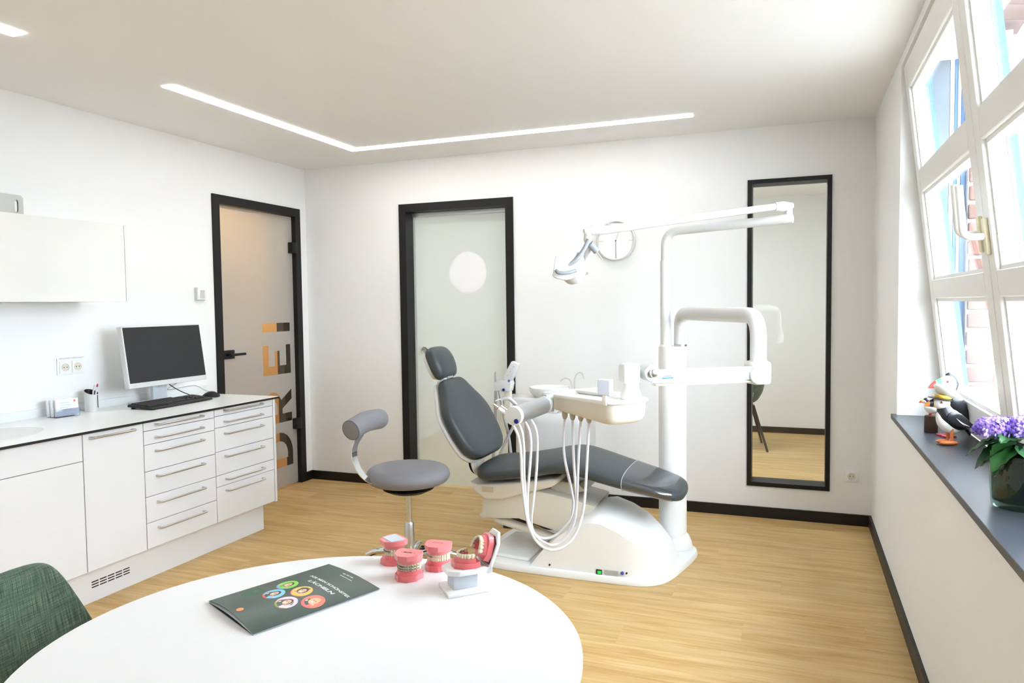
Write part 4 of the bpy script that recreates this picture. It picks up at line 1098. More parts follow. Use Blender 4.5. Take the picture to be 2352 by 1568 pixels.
V0 = dep(1350, 537, 3.41); V1 = dep(1349, 552, 3.41)
MB().tube([V0, V1, V1-Vector((0, 0, 0.008))], [0.017, 0.018, 0.014], 20).build('swivel_neck', PLASTIC, lm, world=True)
LGREY = mat('mid grey lamp plastic', (158, 162, 165), 0.45)
MB().tube(smooth_path([dep(1352, 551, 3.39), dep(1340, 575, 3.375), dep(1322, 598, 3.365), dep(1298, 613, 3.365)], 6), 0.0105, 14).build('yoke_arm', LGREY, lm, world=True)
MB().tube(smooth_path([dep(1350, 552, 3.43), dep(1352, 575, 3.48), dep(1345, 600, 3.50), dep(1333, 612, 3.50)], 6), 0.012, 12, flat=1.4).build('yoke_arm', PLASTIC, lm, world=True)
MB().tube([dep(1355, 559, 3.43), dep(1370, 577, 3.45)], [0.016, 0.016], 16).build('grip', LGREY, lm, world=True)
MB().tube([dep(1370, 577, 3.45), dep(1383, 596, 3.46)], 0.0022, 8).build('grip_rod', STEEL, lm, world=True)
# lamp head: curved dish seen from behind, facing down to the right
HC = dep(1316, 621, 3.45)
hn = (RGT*0.58 + DWN*0.34 + FWD*0.74).normalized()
hx = (RGT*0.05+FWD*0.93 - DWN*0.25); hx = (hx-hn*hx.dot(hn)).normalized(); hy = hn.cross(hx)
def hpnt(a, b, c): return HC + hx*a + hy*b + hn*c
R_ = []
for r_, c_ in ((0.004, -0.046), (0.03, -0.045), (0.055, -0.037), (0.074, -0.018), (0.083, 0.004), (0.084, 0.016), (0.078, 0.018)):
    R_.append([hpnt(r_*0.78*math.cos(2*PI*k/32), r_*0.76*math.sin(2*PI*k/32), c_) for k in range(32)])
lh = MB().rings(R_).build('lamp_head', PLASTIC, lm, world=True, smooth=50)
R_ = [[hpnt(r_*0.78*math.cos(2*PI*k/32), r_*0.76*math.sin(2*PI*k/32), c_) for k in range(32)] for r_, c_ in ((0.077, 0.019), (0.06, 0.021), (0.002, 0.022))]
MB().rings(R_).build('reflector', CHROME, lh, world=True)
# rear wing of the head
wg = [dep(1276, 588, 3.35), dep(1298, 580, 3.36), dep(1332, 579, 3.39), dep(1343, 596, 3.40), dep(1340, 620, 3.39), dep(1325, 634, 3.375), dep(1300, 643, 3.36), dep(1272, 636, 3.345), dep(1271, 622, 3.345)]
wc = sum(wg, Vector())/len(wg)
wgs = smooth_path(wg+[wg[0]], 4)[:-1]
R_ = [[wc+(p-wc)*k_ + FWD*o_ for p in wgs] for k_, o_ in ((0.25, -0.012), (0.8, -0.006), (0.97, 0.0), (1.0, 0.012), (0.96, 0.022))]
MB().rings(R_).build('rear_cover', PLASTIC, lh, world=True, smooth=50)
MB().tube(smooth_path([dep(1277, 620, 3.325), dep(1284, 626, 3.318), dep(1305, 626, 3.322), dep(1323, 621, 3.335)], 5), 0.0085, 12).build('handle', LGREY, lh, world=True)
MB().tube([dep(1330, 635, 3.455), dep(1350, 627, 3.46)], 0.006, 10).build('handle', LGREY, lh, world=True)

# ================================================================== SPITTOON UNIT BEHIND THE CHAIR
SY = -0.50
su = thing('spittoon_unit', 'white rinsing unit with round bowl behind the patient chair', 'spittoon', (2.32, SY, 0))
a = at(1213, 985, 'y', SY); b = at(1362, 985, 'y', SY)
zt_ = at(1285, 950, 'y', SY-0.1).z
R_ = []
for z_, k_ in ((0.0, 0.55), (0.30, 0.62), (0.42, 0.95), (0.50, 1.0), (zt_-0.06, 1.0), (zt_-0.02, 0.96), (zt_, 0.85)):
    R_.append([Vector(((a.x+b.x)/2+x*k_, SY+y*k_, z_)) for x, y in sup((b.x-a.x)/2, 0.15, 36, 4.0)])
MB().rings(R_).build('body', PLASTIC, su, world=True, smooth=50)
c_ = at(1195, 925, 'y', SY); z1_ = at(1190, 908, 'y', SY).z
MB().box((at(1163, 915, 'y', SY).x, SY-0.10, zt_-0.005), (at(1290, 915, 'y', SY).x, SY+0.10, z1_)).build('deck', PLASTIC, su, world=True, bevel=0.02, bseg=4)
bc = at(1262, 905, 'y', SY)
MB().lathe([(0.05, -0.03), (0.085, -0.022), (0.118, 0.010), (0.127, 0.040), (0.125, 0.047), (0.118, 0.042), (0.10, 0.012), (0.02, -0.008)], (bc.x, SY, bc.z), seg=40).build('bowl', mat('white porcelain bowl', (250, 250, 250), 0.12), su, world=True)
q = [at(x, y, 'y', SY) for x, y in ((1314, 895), (1314, 884), (1310, 873), (1303, 868), (1294, 869), (1287, 875))]
MB().tube(smooth_path(q, 4), 0.0055, 10).build('water_spout', PLASTIC, su, world=True)
q = [at(x, y, 'y', SY) for x, y in ((1320, 895), (1320, 872), (1324, 860), (1331, 855), (1338, 858), (1342, 870))]
MB().tube(smooth_path(q, 4), 0.005, 10).build('water_spout', PLASTIC, su, world=True)
# assistant holder
AY = -0.62
pz = [at(x, 900, 'y', AY).x for x in (1160, 1174)]
MB().box((pz[0], AY-0.02, zt_-0.005), (pz[1], AY+0.02, at(1165, 878, 'y', AY).z)).build('holder_post', PLASTICW, su, world=True, bevel=0.004)
hp2 = [at(x, y, 'y', AY) for x, y in ((1138, 875), (1175, 870), (1178, 880), (1175, 898), (1142, 897), (1137, 885))]
ah = MB().prism([(p.x, p.z) for p in hp2], lambda x, z: (x, AY-0.035, z), lambda x, z: (x, AY+0.035, z)).build('assistant_holder', PLASTIC, su, world=True, bevel=0.006)
hp2 = [at(x, y, 'y', AY) for x, y in ((1156, 870), (1178, 828), (1195, 836), (1176, 876))]
ap_ = MB().prism([(p.x, p.z) for p in hp2], lambda x, z: (x, AY-0.03, z), lambda x, z: (x, AY+0.02, z)).build('control_handle', PLASTIC, su, world=True, bevel=0.008)
for q in ((1172, 853), (1166, 862), (1180, 842)):
    p = at(q[0], q[1], 'y', AY-0.0305)
    MB().box((p.x-0.006, AY-0.0315, p.z-0.003), (p.x+0.006, AY-0.0300, p.z+0.003), None).build('key', GREYP, ap_, world=True, smooth=0)
p = at(1156.5, 895, 'y', AY-0.036); MB().lathe([(0.009, 0), (0.009, 0.002), (0.001, 0.002)], p, (0, -1, 0), 18).build('blue_button', BLUE, ah, world=True)
p = at(1169, 874.5, 'y', AY-0.036); MB().lathe([(0.008, 0), (0.008, 0.002), (0.0055, 0.002), (0.0055, 0.001), (0.001, 0.001)], p, (0, -1, 0), 18).build('round_symbol', mat('blue ring print', (90, 110, 190), 0.5), ah, world=True)
sn = thing('suction_nozzle', 'grey suction nozzle standing upright in the holder behind the chair', 'nozzle', at(1140, 875, 'y', AY-0.05))
MB().tube([at(1140, 876, 'y', AY-0.05), at(1139, 858, 'y', AY-0.05), at(1139, 853, 'y', AY-0.05)], [0.011, 0.009, 0.006], 14).build('nozzle', HOSEG, sn, world=True)
for k, q in enumerate(([(1139, 897), (1138, 930), (1137, 980), (1134, 1030), (1131, 1080)], [(1147, 897), (1152, 925), (1160, 965), (1168, 1000), (1176, 1060)], [(1186, 965), (1176, 985), (1163, 1010), (1150, 1040), (1140, 1070)])):
    MB().tube(smooth_path([at(x, y, 'y', AY-0.03*(k+1)) for x, y in q], 5), 0.0095, 12).build('suction_hose', HOSEG, su, world=True, smooth=60)
# ================================================================== STOOL
SX, SYY = 1.795, -1.64
stl = thing('work_stool', 'grey round work stool with curved bolster backrest and chrome base', 'stool', (SX, SYY, 0))
MB().lathe([(v.x, v.y) for v in smooth_path([Vector((a_, b_, 0)) for a_, b_ in ((0.02, 0.478), (0.15, 0.478), (0.19, 0.486), (0.208, 0.508), (0.209, 0.528), (0.196, 0.550), (0.165, 0.562), (0.08, 0.566), (0.002, 0.567))], 4)], (0, 0, 0), seg=96).build('seat', GVINYL, stl, smooth=60)
MB().lathe([(0.03, 0.422), (0.09, 0.432), (0.128, 0.450), (0.130, 0.454), (0.10, 0.470), (0.06, 0.4775)], (0, 0, 0), seg=48).build('seat_plate', BLKP, stl, smooth=60)
MB().lathe([(0.0135, 0.27), (0.0135, 0.43)], (0, 0, 0), seg=24).build('piston', STEEL, stl)
MB().lathe([(0.024, 0.10), (0.0255, 0.12), (0.0245, 0.272), (0.0215, 0.278), (0.014, 0.279)], (0, 0, 0), seg=28).build('gas_cylinder', STEEL, stl)
MB().lathe([(0.05, 0.075), (0.056, 0.095), (0.05, 0.118), (0.026, 0.128)], (0, 0, 0), seg=28).build('hub', CHROME, stl)
for k in range(5):
    a = 2*PI*k/5+0.55
    d_ = Vector((math.cos(a), math.sin(a), 0))
    lg = MB().tube(smooth_path([d_*0.03+Vector((0, 0, 0.10)), d_*0.12+Vector((0, 0, 0.112)), d_*0.21+Vector((0, 0, 0.098)), d_*0.265+Vector((0, 0, 0.072))], 6), [0.022-0.0004*i for i in range(19)], 14).build('leg', CHROME, stl)
    MB().lathe([(0.026, -0.019), (0.028, -0.012), (0.028, 0.012), (0.026, 0.019)], d_*0.262+Vector((0, 0, 0.0285)), (-d_.y, d_.x, 0), 20).build('castor', BLKP, lg)
# backrest bolster and chrome strap (pixel traced on the stool's own depth)
c0 = dep(806, 988, 3.50); c1 = dep(840, 968, 3.60); c2 = dep(874, 961, 3.72); 
bol = smooth_path([c0, c1, c2], 8)
n_ = len(bol)
pth = [bol[0]+(bol[0]-bol[1])*0.02] + bol + [bol[-1]+(bol[-1]-bol[-2])*0.35]
MB().tube(pth, [0.048, 0.0505]+[0.0505]*(n_-2)+[0.047, 0.036], 32).build('backrest', GVINYL, stl, world=True, smooth=50)
t_ = (bol[0]-bol[1]).normalized()
ed = [bol[0]+t_*0.0005 + (Vector((0, 0, 1))-t_*t_.z).normalized()*(0.0485*math.cos(2*PI*k/40)) + t_.cross((Vector((0, 0, 1))-t_*t_.z).normalized())*(0.0485*math.sin(2*PI*k/40)) for k in range(41)]
MB().tube(ed, 0.0016, 6).build('piping', mat('dark piping', (90, 90, 96), 0.6), stl, world=True)
sp_ = [dep(829, 1000, 3.58), dep(816, 1022, 3.57), dep(814, 1048, 3.57), dep(822, 1075, 3.57), dep(838, 1096, 3.58), dep(858, 1108, 3.61), dep(890, 1110, 3.66)]
wdv = (c2-c0); wdv.z = 0; wdv.normalize()
sq = smooth_path(sp_, 6); R_ = []
for i, q in enumerate(sq):
    t = (sq[min(i+1, len(sq)-1)]-sq[max(i-1, 0)]).normalized(); nn = t.cross(wdv).normalized()
    R_.append([q+wdv*a_+nn*b_ for a_, b_ in ((-0.021, -0.002), (0.021, -0.002), (0.021, 0.002), (-0.021, 0.002))])
MB().rings(R_).build('back_strap', CHROME, stl, world=True, smooth=40)

# ================================================================== BROCHURE
z_b = TZ+0.003
BL_, BR_, TR_, TL_ = at(479, 1381, 'z', z_b), at(581, 1456, 'z', z_b), at(872.5, 1351, 'z', z_b), at(755.5, 1296, 'z', z_b)
bro = thing('brochure', 'dark green brochure lying on the round table with five round portraits', 'brochure', (BL_+TR_)/2-Vector((0, 0, 0.003)))
def bpos(a, b, lift=0.0):
    p = (BL_*(1-a)+BR_*a)*(1-b) + (TL_*(1-a)+TR_*a)*b
    z = TZ + 0.0045 + 0.0115*math.sin(PI*min(max(a, 0), 1)*0.98)*(1-0.55*b) - 0.002*a
    return Vector((p.x, p.y, z+lift))
COVER = mat('dark green coated cover', (62, 84, 78), 0.28, spec=0.6)
g_ = [[bpos(i/16, j/16) for i in range(17)] for j in range(17)]
m = MB(); m.rings(g_, False, False, closed=False); m.rings([[p-Vector((0, 0, 0.0004)) for p in r] for r in g_][::-1], False, False, closed=False)
cov = m.build('cover', COVER, bro, world=True, smooth=60)
PAPER = mat('white paper', (238, 240, 246), 0.7)
for k, dz in enumerate((0.0012, 0.0024)):
    gp = [[Vector((bpos(i/12, j/12).x, bpos(i/12, j/12).y, max(TZ+0.0012-0.0004*k, bpos(i/12, j/12).z*(1-0.25*(k+1))+TZ*0.25*(k+1)-dz*0.3))) for i in range(13)] for j in range(13)]
    m = MB(); m.rings(gp, False, False, closed=False); m.build('page', PAPER, bro, world=True, smooth=60)
gp = [[Vector((bpos(i/4, j/4).x, bpos(i/4, j/4).y, TZ+0.0006)) for i in range(5)] for j in range(5)]
m = MB(); m.rings(gp, False, False, closed=False); m.build('back_cover', COVER, bro, world=True, smooth=0)
# local (a,b) from picture points
ex, ey = (BR_-BL_), (TL_-BL_)
def ab(px, py):
    p = at(px, py, 'z', TZ+0.012)-BL_
    det = ex.x*ey.y-ex.y*ey.x
    return ((p.x*ey.y-p.y*ey.x)/det, (ex.x*p.y-ex.y*p.x)/det)
def cr(cx, cy): return ab(460+cx/5.345, 1270+cy/5.345)
wl, hl = ex.length, ey.length
fx = Vector((RGT.x, RGT.y, 0)).normalized(); fy = Vector((-fx.y, fx.x, 0))
def disc(c, r, col, lift, name='printed_circle', sx=1.0, sy=1.0, dx=0, dy=0, a0=0, a1=2*PI, parent=None):
    """flat print; dx, dy and angles are in the brochure's own directions"""
    exn = ex.normalized(); eyn = Vector((-exn.y, exn.x, 0))
    o = exn*dx + eyn*dy
    base = bpos(*c)+o
    det = ex.x*ey.y-ex.y*ey.x
    pts = []
    n = 28 if a1-a0 > 6.2 else 29
    for k in range(n):
        t = a0+(a1-a0)*k/28
        q = exn*(r*sx*math.cos(t)) + eyn*(r*sy*math.sin(t))
        q = fx*q.dot(fx) + fy*(q.dot(fy)*1.22)
        p = base+q-BL_
        pts.append(bpos((p.x*ey.y-p.y*ey.x)/det, (ex.x*p.y-ex.y*p.x)/det, lift*0.2))
    MB().add(pts, [tuple(range(len(pts)))]).build(name, mat('print %d %d %d' % col, col, 0.4), parent or cov, world=True, smooth=0)
SK = (240, 198, 172)
def portrait(c, ra, bgc, hair, cloth, side_, dress):
    disc(c, ra, bgc, 0.0006)
    a = -PI/2-0.9; disc(c, ra, cloth, 0.0008, 'printed_shirt', a0=-PI+0.45, a1=-0.45)
    disc(c, ra*0.52, hair, 0.0010, 'printed_hair', 0.9, 1.05, dy=ra*0.12)
    disc(c, ra*0.38, SK, 0.0012, 'printed_face', 0.85, 1.1, dy=ra*0.06)
    disc(c, ra*0.12, (250, 250, 250), 0.0014, 'printed_smile', 1.2, 0.6, dy=-ra*0.12)
    for s_ in (-1, 1):
        disc(c, ra*0.05, (60, 44, 40), 0.0014, 'printed_eye', dx=s_*ra*0.14, dy=ra*0.16)
        disc(c, ra*0.13, SK, 0.0013, 'printed_hand', dx=s_*ra*0.52, dy=-ra*0.35)
RP = 0.0232
portrait(cr(1068, 380), RP, (140, 222, 90), (92, 66, 52), (120, 170, 245), 1, 0)
portrait(cr(900, 503), RP, (140, 215, 250), (52, 40, 38), (238, 96, 92), 1, 0)
portrait(cr(1240, 468), RP, (252, 204, 110), (86, 60, 48), (240, 140, 96), 1, 0)
portrait(cr(1378, 575), RP*1.05, (252, 136, 122), (236, 196, 140), (246, 120, 124), 1, 0)
portrait(cr(1050, 602), RP, (246, 220, 240), (110, 84, 72), (164, 168, 84), 1, 0)
disc(cr(640, 475), RP, (64, 110, 92), 0.0005, 'printed_circle')
disc(cr(487, 706), 0.0072, (242, 150, 108), 0.0006, 'logo_dot')
def btext(body, start, end, size, bold, lift=0.0002):
    vv, ff = text_mesh(body, 1.0, bold, shear=0.12)
    xm = max(v.x for v in vv)
    a0, b0 = cr(*start); a1, b1 = cr(*end)
    L = math.hypot((a1-a0)*wl, (b1-b0)*hl); s_ = L/xm
    ux, uy = (a1-a0)*wl/L, (b1-b0)*hl/L
    pts = [bpos(a0+(v.x*s_*ux-v.y*size*uy)/wl, b0+(v.x*s_*uy+v.y*size*ux)/hl, lift) for v in vv]
    MB().add(pts, ff).build('lettering', mat('white print', (246, 247, 246), 0.4), cov, world=True, smooth=0)
btext('FÜR MEIN SCHÖNSTES', (1338, 262), (1800, 508), 0.0098, 0.025)
btext('LÄCHELN', (1312, 330), (1610, 488), 0.0120, 0.03)
btext('KIEFERORTHOPÄDIE', (1704, 258), (1848, 330), 0.0040, 0.03)
for k_ in range(3):
    a0_, b0_ = cr(1742+44*k_, 236+21*k_); a1_, b1_ = cr(1776+44*k_, 252+21*k_)
    da = (a1_-a0_); db = (b1_-b0_); hb = 0.0026/hl
    MB().add([bpos(a0_, b0_, 0.0002), bpos(a1_, b1_, 0.0002), bpos(a1_, b1_+hb, 0.0002), bpos(a0_, b0_+hb, 0.0002)], [(0, 1, 2, 3)]).build('fine_print', MATS['white print'], cov, world=True, smooth=0)

# ================================================================== ORTHODONTIC DEMONSTRATION MODELS
PINK = mat('translucent pink acrylic', (238, 118, 122), 0.22, coat=0.5, sss=0.15)
PINKL = mat('paler pink acrylic', (240, 138, 140), 0.28, coat=0.3, sss=0.15)
TOOTH = mat('ivory tooth', (242, 230, 198), 0.25, coat=0.4)
BRASS = mat('bracket steel', (150, 150, 146), 0.3, 1.0)
tooth_src = {}
def arch_pt(th, r=1.0):
    return Vector((0.0235*r*math.sin(th), -0.030*r*math.cos(th)+0.012, 0))
def make_arch(parent, M, pm, brk, base_name, low):
    base = [(-0.012, -0.030), (0.012, -0.030), (0.027, -0.016), (0.033, 0.012), (0.027, 0.026), (-0.027, 0.026), (-0.033, 0.012), (-0.027, -0.016)]
    m = MB()
    m.prism(base, lambda x, y: (x, y, 0.0), lambda x, y: (x*0.97, y*0.97, 0.0125))
    R = []
    for k in range(25):
        th = -1.62+3.24*k/24
        p = arch_pt(th); t = (arch_pt(th+0.01)-arch_pt(th-0.01)).normalized(); n = Vector((t.y, -t.x, 0))
        wv = 0.0005*math.sin(k*2.2)
        R.append([M @ (p+n*o+Vector((0, 0, z))) for o, z in ((0.0072, 0.010), (0.0062, 0.016), (0.0045, 0.0215+wv), (0.0, 0.0235), (-0.0045, 0.0215+wv), (-0.0065, 0.016), (-0.0085, 0.010))])
    m2 = MB().add([M @ v for v in m.v], m.f); m2.rings(R, True, True)
    go = m2.build(base_name, pm, parent, smooth=40, bevel=0.0)
    ths = [0.09, 0.27, 0.46, 0.68, 0.90, 1.16, 1.43]
    ws = [0.0042, 0.0038, 0.0040, 0.0040, 0.0042, 0.0056, 0.0058]
    key_ = 'tooth'
    for s_ in (-1, 1):
        for i, th in enumerate(ths):
            w_ = ws[i]
            kk = (i >= 3, i >= 5)
            if kk not in tooth_src:
                dpt = 0.003 if i < 3 else (0.0042 if i < 5 else 0.005)
                bot = 0.75
                RR = []
                for z_, sx_, sy_ in ((-0.002, 0.70, 0.8), (0.001, 0.80, 0.95), (0.004, 0.98, 1.0), (0.0066, 1.0, 0.8 if i >= 3 else 0.55), (0.0082, 0.86, 0.62 if i >= 3 else 0.28)):
                    RR.append([Vector((a_*sx_, b_*sy_, z_)) for a_, b_ in sup(1.0, dpt, 10, 2.8)])
                o = MB().rings(RR).build('tooth', TOOTH, go, smooth=70); tooth_src[kk] = o
            else:
                o = tooth_src[kk].copy(); COL.objects.link(o); o.parent = go
            p = arch_pt(s_*th); t = (arch_pt(s_*th+0.01)-arch_pt(s_*th-0.01)).normalized()
            n = Vector((0, 0, 1)).cross(t)
            rot = Matrix((( t.x*w_*0.98, n.x, 0, p.x), (t.y*w_*0.98, n.y, 0, p.y), (0, 0, 1, 0.0222), (0, 0, 0, 1)))
            o.matrix_local = M @ rot
    if brk:
        b_ = MB()
        rr = brk if isinstance(brk, tuple) else (1.0, -1.3, 1.3)
        rad_, lo_, hi_ = rr
        prev = []
        for s_ in (-1, 1):
            for th in ths[:6]:
                if not (lo_ <= s_*th <= hi_): continue
                p = arch_pt(s_*th); t = (arch_pt(s_*th+0.01)-arch_pt(s_*th-0.01)).normalized(); n = Vector((t.y, -t.x, 0))*(1 if rad_ > 0 else -1)
                c = p+n*0.0045+Vector((0, 0, 0.0265))
                Mq = M @ Matrix(((t.x, n.x, 0, c.x), (t.y, n.y, 0, c.y), (0, 0, 1, c.z), (0, 0, 0, 1)))
                b_.box((-0.0014, -0.0012, -0.0014), (0.0014, 0.0012, 0.0014), Mq)
        wire = []
        for k in range(21):
            th = lo_+(hi_-lo_)*k/20
            p = arch_pt(th); t = (arch_pt(th+0.01)-arch_pt(th-0.01)).normalized(); n = Vector((t.y, -t.x, 0))*(1 if rad_ > 0 else -1)
            wire.append(M @ (p+n*0.0052+Vector((0, 0, 0.0265))))
        b_.tube(wire, 0.0004, 6)
        b_.build('braces', BRASS, go, smooth=0)
    return go
def flip(h): return Matrix.Translation(Vector((0, 0, h))) @ Matrix.Rotation(PI, 4, 'Y')
def closed_model(label, px, py, rz, b1, b2, s_=1.0, top=None):
    p = at(px, py, 'z', TZ)
    t_ = thing('dental_model', label, 'dental model', (p.x, p.y, TZ+0.0003), rz, 'pink dental models on the table')
    make_arch(t_, Matrix.Identity(4), PINK, b1, 'lower_jaw', True)
    u_ = make_arch(t_, flip(0.0595), PINKL, b2, 'upper_jaw', False)
    return t_, u_
tA, uA = closed_model('pink dental model with clear splint, at the back left of the group on the table', 904, 1291, -0.55, None, (1.0, -0.6, 0.5))
tB, uB = closed_model('pink dental model with braces on both jaws, nearest the brochure', 938, 1327, 0.05, (1.0, -1.3, 1.3), (1.0, -1.3, 1.3))
tC, uC = closed_model('pink dental model with braces on one side, beside the white stand', 1006, 1304, 0.10, None, (1.0, 0.15, 1.3))
MB().rings([[Vector((x, y, 0.0598)) for x, y in ((-0.024, -0.018), (0.024, -0.018), (0.027, 0.02), (-0.027, 0.02))], [Vector((x, y, 0.0604)) for x, y in ((-0.023, -0.017), (0.023, -0.017), (0.026, 0.019), (-0.026, 0.019))]]).build('top_plate', mat('pale blue plate', (200, 208, 220), 0.3), tA, smooth=0)
R_ = []
for k in range(13):
    th = -0.55+1.1*k/12
    p = arch_pt(th); t = (arch_pt(th+0.01)-arch_pt(th-0.01)).normalized(); n = Vector((t.y, -t.x, 0))
    R_.append([p+n*0.0052+Vector((0, 0, z)) for z in (0.026, 0.030, 0.034)])
MB().rings(R_, False, False, closed=False).build('clear_splint', clear_glass('splint plastic', (240, 236, 232), 0.12), tA)
vv, ff = text_mesh('CARRIERE', 0.0060, 0.0002, 'CENTER')
MB().add([Vector((v.x, v.y+0.002, 0.0597)) for v in vv], ff).build('lettering', mat('faded ink', (190, 84, 90), 0.6), uC, smooth=0)
m = MB()      # short blurred black imprint between two dashes
for x0, x1, y0_, y1_ in ((-0.017, -0.0145, 0.0, 0.0012), (0.0145, 0.017, 0.0, 0.0012), (-0.010, -0.0085, -0.003, 0.0035), (-0.007, -0.0055, -0.003, 0.0035), (-0.0085, -0.007, 0.0, 0.0012), (-0.004, -0.0025, -0.003, 0.0035), (-0.0025, -0.0005, 0.0024, 0.0035), (-0.0025, -0.0005, -0.003, -0.0019), (0.001, 0.0025, -0.003, 0.0035), (0.0025, 0.0045, 0.0024, 0.0035), (0.0045, 0.006, -0.003, 0.0035), (0.0075, 0.009, -0.003, 0.0035), (0.009, 0.0105, -0.0006, 0.0006)):
    m.box((x0, y0_, 0.0596), (x1, y1_, 0.0598))
m.build('imprint', mat('black ink', (30, 22, 22), 0.6), uB, smooth=0)

# white folding stand with an opened model
pa_, pb_, pd_ = at(1030, 1376, 'z', TZ), at(1128, 1358, 'z', TZ), at(1011, 1344, 'z', TZ)
xs = (pb_-pa_); ws_ = xs.length; xs.normalize(); ysd = Vector((-xs.y, xs.x, 0))
ds_ = (pd_-pa_).dot(ysd)
sd = thing('model_stand', 'white folding stand with an opened pink dental model at the table edge', 'dental model', pa_+xs*ws_/2+ysd*ds_/2+Vector((0, 0, 0.0003)), math.atan2(xs.y, xs.x))
hw_, hd_ = ws_/2, ds_/2
sk_ = (pd_-pa_).dot(xs)/ds_
MB().prism([(-hw_-sk_*0, -hd_), (hw_, -hd_), (hw_, hd_), (-hw_, hd_)], lambda x, y: (x+sk_*(y+hd_)*0.6, y, 0), lambda x, y: (x+sk_*(y+hd_)*0.6, y, 0.008)).build('foot_plate', SOCK, sd, bevel=0.0015)
MB().box((-0.030, -0.022, 0.0082), (0.026, 0.020, 0.040)).build('post', mat('pale grey block', (206, 212, 220), 0.4), sd, bevel=0.001)
low = [(0.044, -0.034), (0.044, 0.034), (-0.020, 0.034), (-0.042, 0.022), (-0.042, -0.018), (-0.020, -0.034)]
MB().prism(low, lambda x, y: (x, y, 0.0402), lambda x, y: (x*1.04, y*1.04, 0.052)).build('lower_plate', SOCK, sd, bevel=0.002)
ua = math.radians(68)
Mu = Matrix.Translation(Vector((0.047, 0, 0.046))) @ Matrix.Rotation(-ua, 4, 'Y')
upp = [(0.0, -0.034), (0.058, -0.034), (0.082, -0.016), (0.082, 0.016), (0.058, 0.034), (0.0, 0.034)]
MB().prism(upp, lambda x, y: Mu @ Vector((x, y, -0.008)), lambda x, y: Mu @ Vector((x, y, 0.0))).build('upper_plate', SOCK, sd, bevel=0.002)
MB().prism([(0.010, -0.029), (0.058, -0.029), (0.070, -0.014), (0.070, 0.014), (0.058, 0.029), (0.010, 0.029)], lambda x, y: Mu @ Vector((x, y, 0.0002)), lambda x, y: Mu @ Vector((x, y, 0.003))).build('magnet_pad', mat('dark brown pad', (84, 52, 54), 0.6), sd, smooth=0)
MB().cyl((0.049, -0.034, 0.045), (0.049, 0.034, 0.045), 0.008, seg=20).build('hinge', PLASTIC, sd)
Ml = Matrix.Translation(Vector((0.006, 0, 0.0523))) @ Matrix.Rotation(-PI/2, 4, 'Z')
make_arch(sd, Ml, PINK, (-1.0, -1.3, 1.3), 'lower_jaw', True)
Mw = Mu @ Matrix.Translation(Vector((0.040, 0, 0.0032))) @ Matrix.Rotation(PI/2, 4, 'Z')
make_arch(sd, Mw, PINK, (-1.0, -1.3, 1.3), 'upper_jaw', False)

# ================================================================== PUFFINS ON THE SILL
BLKW = mat('black painted wood', (34, 36, 42), 0.32, coat=0.3)
WHTW = mat('white painted wood', (240, 238, 232), 0.35, coat=0.2)
ORW = mat('orange painted wood', (214, 122, 60), 0.4)
REDW = mat('red painted wood', (214, 66, 60), 0.4)
SKYW = mat('sky blue painted wood', (70, 176, 214), 0.4)
YELW = mat('yellow painted wood', (240, 190, 70), 0.4)
def spine(path, yscale=0.85, seg=20, off=(0, 0, 0), k=1.0):
    P = smooth_path([Vector(p) for p in path], 4); R = []
    for i, p in enumerate(P):
        a = P[max(i-1, 0)]; b = P[min(i+1, len(P)-1)]
        t = Vector((b.x-a.x, 0, b.y-a.y)).normalized(); n = Vector((-t.z, 0, t.x))
        c = Vector((p.x+off[0], off[1], p.y+off[2])); r = max(p.z*k, 0.0006)
        R.append([c + n*(r*math.cos(2*PI*j/seg)) + Vector((0, r*yscale*math.sin(2*PI*j/seg), 0)) for j in range(seg)])
    return R
def beak(parent, c, L, hgt, w_, down, cols, nm):
    x0 = 0
    for k, (f0, f1, m_) in enumerate(cols):
        R = []
        for f in (f0, (f0+f1)/2, f1-0.01):
            s_ = (1-f)**0.6; R.append([Vector((c[0]+L*f, c[1]+w_*s_*math.cos(2*PI*j/14), c[2]-down*f*f+hgt*s_*math.sin(2*PI*j/14))) for j in range(14)])
        MB().rings(R).build(nm[k], m_, parent, smooth=50)
# tall puffin at the window
p = at(2196, 1003, 'z', SILL)
b = thing('puffin_figurine', 'tall wooden puffin with red and blue beak behind the captain puffin', 'figurine', (4.165, -1.70, SILL+0.0005), PI+0.35, 'wooden puffins on the sill')
MB().rings(spine([(-0.078, 0.004, 0.004), (-0.066, 0.030, 0.012), (-0.046, 0.070, 0.027), (-0.024, 0.110, 0.037), (-0.006, 0.142, 0.034), (0.002, 0.165, 0.026), (0.004, 0.182, 0.021)], 0.9)).build('body', BLKW, b, smooth=60)
MB().rings(spine([(-0.040, 0.035, 0.004), (-0.022, 0.062, 0.020), (-0.006, 0.105, 0.026), (0.006, 0.140, 0.022), (0.010, 0.162, 0.010)], 0.85, off=(0.010, 0, 0))).build('belly', WHTW, b, smooth=60)
hd = MB().ball((0.010, 0, 0.200), (0.031, 0.028, 0.034)).build('head', WHTW, b, smooth=60)
MB().rings(spine([(-0.012, 0.174, 0.012), (-0.018, 0.200, 0.0145), (-0.010, 0.224, 0.015), (0.006, 0.233, 0.012), (0.018, 0.230, 0.004)], 0.75)).build('cap_stripe', BLKW, hd, smooth=60)
beak(b, (0.032, 0, 0.203), 0.052, 0.022, 0.011, 0.016, ((0.0, 0.12, YELW), (0.12, 0.42, SKYW), (0.42, 0.48, YELW), (0.48, 0.97, REDW)), ('beak_band', 'beak_base', 'beak_band', 'beak_tip'))
